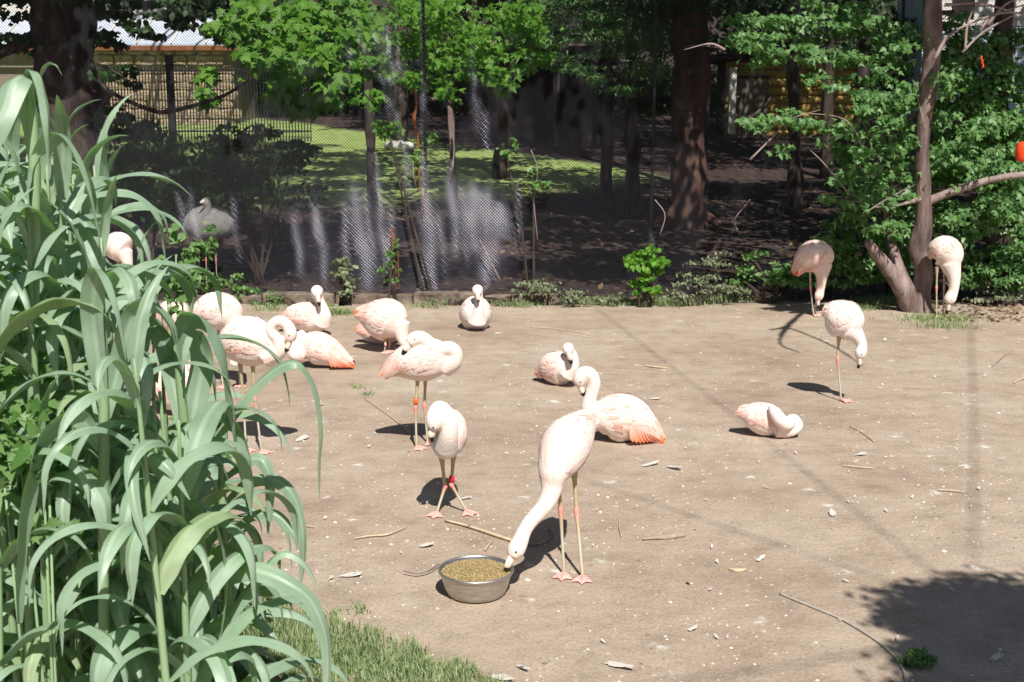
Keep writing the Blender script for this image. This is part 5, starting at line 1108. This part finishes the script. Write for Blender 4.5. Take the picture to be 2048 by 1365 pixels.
ORD = 'leftmost second third fourth fifth sixth seventh eighth ninth tenth eleventh twelfth thirteenth fourteenth fifteenth sixteenth seventeenth eighteenth nineteenth twentieth twenty-first twenty-second twenty-third twenty-fourth twenty-fifth twenty-sixth twenty-seventh twenty-eighth twenty-ninth thirtieth thirty-first thirty-second thirty-third thirty-fourth thirty-fifth thirty-sixth thirty-seventh thirty-eighth thirty-ninth fortieth'.split()
for lo, hi, rw in ((0, 3.15, 'front'), (3.15, 3.8, 'second'), (3.8, 4.5, 'third'), (4.5, 9, 'rear')):
    rr = sorted([q for q in reeds if lo <= q[1] < hi], key=lambda q: q[0])
    for k, q in enumerate(rr):
        hgt = 'tall' if q[2] < 330 else 'middling' if q[2] < 620 else 'short' if q[2] < 900 else 'very short'
        q[3]['label'] = f'{hgt} giant reed, ' + (f'leftmost' if k == 0 else f'{ORD[min(k, 39)]} from the left') + f' in the {rw} row of the clump'
# leaves one can point at in the photograph
def hero(label, stalk, leaves, Y):
    b0 = P(*stalk[-1], Y); t = empty('giant_reed', (b0.x, Y, 0), label, 'reed', RG)
    tube('stalk', [P(a, c, Y) for a, c in stalk] + ([Vector((b0.x, Y, -.02))] if b0.z > 0 else []), [.003]+[.013]*(len(stalk)-1+(1 if b0.z > 0 else 0)), M['stalk'], t, 8, 24)
    m = mpp(Y, 1.)
    for pts, ws, hint in leaves:
        V, Q, tn = ribbon([P(a, c, Y+d) for a, c, d in pts], [w_*m for w_ in ws], hint); link('leaf', quads_to_mesh('leaf', [(V, Q)], [M['reed']], tint=[tn]), t)
hero('reed at the clump edge with one long leaf arching right over the dirt', [(345, 640), (360, 760), (378, 1000), (385, 1400)], [
    ([(385, 940, 0), (440, 862, -.03), (500, 785, -.06), (555, 738, -.08), (600, 730, -.08), (632, 785, -.06), (643, 860, -.05), (640, 930, -.04), (639, 1000, -.03)], [22, 34, 36, 30, 22, 20, 20, 16, 2], (.35, .25, .9)),
    ([(350, 700, 0), (380, 640, -.05), (420, 655, -.1), (445, 720, -.12), (460, 800, -.12), (470, 880, -.1), (474, 935, -.1)], [30, 44, 60, 58, 46, 26, 2], (1, -.2, .1)),
    ([(372, 900, 0), (392, 800, .02), (405, 720, .03), (385, 665, 0), (368, 700, -.04), (362, 760, -.06)], [24, 46, 44, 34, 22, 3], (1, .2, 0)),
    ([(365, 860, 0), (345, 760, .02), (325, 680, .02), (300, 655, -.02), (285, 720, -.06), (280, 820, -.08)], [20, 34, 36, 30, 22, 2], (1, .1, 0))], 3.3)
hero('front reed with broad pale blades drooping to the bottom edge', [(385, 960), (395, 1080), (400, 1240), (405, 1420)], [
    ([(400, 1160, 0), (385, 1080, -.03), (372, 1035, -.06), (405, 1010, -.1), (435, 1060, -.12), (452, 1140, -.12), (448, 1240, -.11), (425, 1340, -.1)], [26, 44, 54, 46, 34, 22, 14, 2], (1, -.3, 0)),
    ([(405, 1200, 0), (450, 1155, -.04), (510, 1142, -.08), (570, 1165, -.1), (620, 1200, -.1), (648, 1265, -.1), (655, 1330, -.1), (650, 1400, -.1)], [22, 40, 42, 36, 30, 26, 22, 10], (.2, .5, .9)),
    ([(405, 1300, 0), (350, 1290, -.03), (290, 1320, -.06), (250, 1365, -.08)], [24, 34, 30, 20], (.1, .5, .9)),
    ([(400, 1260, 0), (450, 1240, -.02), (500, 1180, -.02), (560, 1110, 0), (610, 1130, 0), (640, 1190, 0)], [22, 34, 28, 18, 14, 2], (.2, .5, .9)),
    ([(395, 1170, 0), (340, 1175, -.03), (290, 1160, -.05), (262, 1175, -.1), (240, 1240, -.14), (228, 1365, -.14)], [22, 32, 40, 48, 50, 46], (1, .1, .4))], 3.05)
hero('reed at the right end of the clump with thin leaves hooking down', [(440, 880), (445, 1000), (455, 1200), (460, 1420)], [
    ([(445, 1010, 0), (490, 968, -.03), (545, 960, -.05), (585, 990, -.06), (603, 1050, -.06), (606, 1120, -.05), (598, 1190, -.05)], [14, 26, 28, 24, 20, 16, 2], (.2, .4, .9)),
    ([(450, 1080, 0), (500, 1035, -.02), (550, 1030, -.04), (585, 1065, -.05), (596, 1100, -.05)], [14, 22, 22, 14, 2], (.2, .4, .9)),
    ([(445, 960, 0), (490, 925, -.02), (520, 920, -.04), (538, 950, -.05), (540, 1010, -.05), (535, 1070, -.05)], [14, 24, 26, 22, 16, 2], (.3, .4, .9)),
    ([(455, 1230, 0), (500, 1190, -.02), (560, 1180, -.03), (620, 1220, -.03), (640, 1300, -.03)], [16, 26, 26, 18, 3], (.2, .4, .9))], 3.6)
hero('tallest reed at far left with a broad leaf folded over its tip', [(62, 152), (66, 260), (70, 500), (60, 1400)], [
    ([(66, 330, 0), (58, 220, 0), (50, 160, -.02), (28, 170, -.06), (5, 230, -.1), (-25, 290, -.12), (-60, 340, -.12)], [18, 34, 44, 52, 50, 40, 12], (1, -.3, 0)),
    ([(66, 230, 0), (62, 160, 0), (74, 148, -.03), (88, 200, -.06), (95, 270, -.08), (97, 330, -.08)], [16, 26, 28, 26, 16, 2], (1, 0, 0)),
    ([(68, 420, 0), (75, 330, 0), (110, 272, -.04), (150, 300, -.08), (180, 380, -.1), (200, 480, -.1)], [18, 30, 34, 30, 20, 2], (.8, .2, .4)),
    ([(68, 180, 0), (90, 132, 0), (110, 130, 0), (124, 150, 0)], [8, 12, 10, 2], (.5, .4, .7))], 3.0)
hero('reed with a smooth broad leaf standing before the pink bird', [(205, 560), (208, 800), (210, 1400)], [
    ([(208, 820, 0), (195, 720, -.02), (185, 620, -.03), (195, 548, -.06), (215, 560, -.1), (240, 640, -.12), (252, 720, -.12)], [18, 38, 46, 38, 30, 18, 2], (1, -.1, 0)),
    ([(208, 850, 0), (235, 740, 0), (262, 640, -.02), (300, 610, -.05), (340, 650, -.08), (362, 740, -.1)], [18, 34, 40, 34, 24, 2], (.9, .1, .3)),
    ([(205, 900, 0), (150, 830, -.05), (90, 870, -.1), (60, 960, -.14), (40, 1100, -.15), (38, 1250, -.14)], [22, 44, 56, 60, 48, 20], (.9, .2, .4)),
    ([(208, 1000, 0), (250, 930, -.05), (300, 915, -.08), (340, 940, -.1), (380, 1000, -.1)], [18, 30, 30, 20, 2], (.3, .4, .8))], 2.85)
# broad-leaved weeds between the reeds
for px, py, Y, lab in ((40, 860, 3.0, 'nettle-like weed with toothed leaves between the reeds at far left'), (60, 930, 2.8, 'broad-leaved weed low at the left edge under the nettle'), (300, 950, 3.9, 'small leafy weed inside the reed clump'), (330, 540, 4.6, 'bright green round-leaved vine at the back of the reeds'), (380, 900, 4.4, 'leafy weed at the foot of the clump by the large flamingo')):
    c = P(px, py, Y); t = empty('weed', (c.x, Y, 0), lab, 'weed')
    for k in range(4): tube('stem', [Vector((c.x+random.uniform(-.05, .05), Y, 0)), c+Vector((random.uniform(-.08, .08), 0, random.uniform(-.05, .1)))], [.005, .003], M['stalk'], t, 6)
    cr = Crown(); cr.add(*leaves_np(ell_pts(110, c, (.13, .12, .17), 16), .075, 'maple' if py > 700 else 'oval', face=(.1, -.5, .8), spread=.5)); cr.build('foliage', M['weed'], t)
cr = Crown(); n = 2600; q = np.stack([rng.uniform(-3.2, -.95, n), rng.uniform(2.6, 5.4, n), rng.random(n)**2*.5], 1); q = q[q[:, 0] < -.75-.08*q[:, 1]]
cr.add(*leaves_np(q, .06, 'oval', face=(0, -.3, .9), spread=.6)); tag(cr.build('undergrowth', M['weed']), 'low leafy undergrowth at the foot of the reeds', 'undergrowth', kind='stuff')
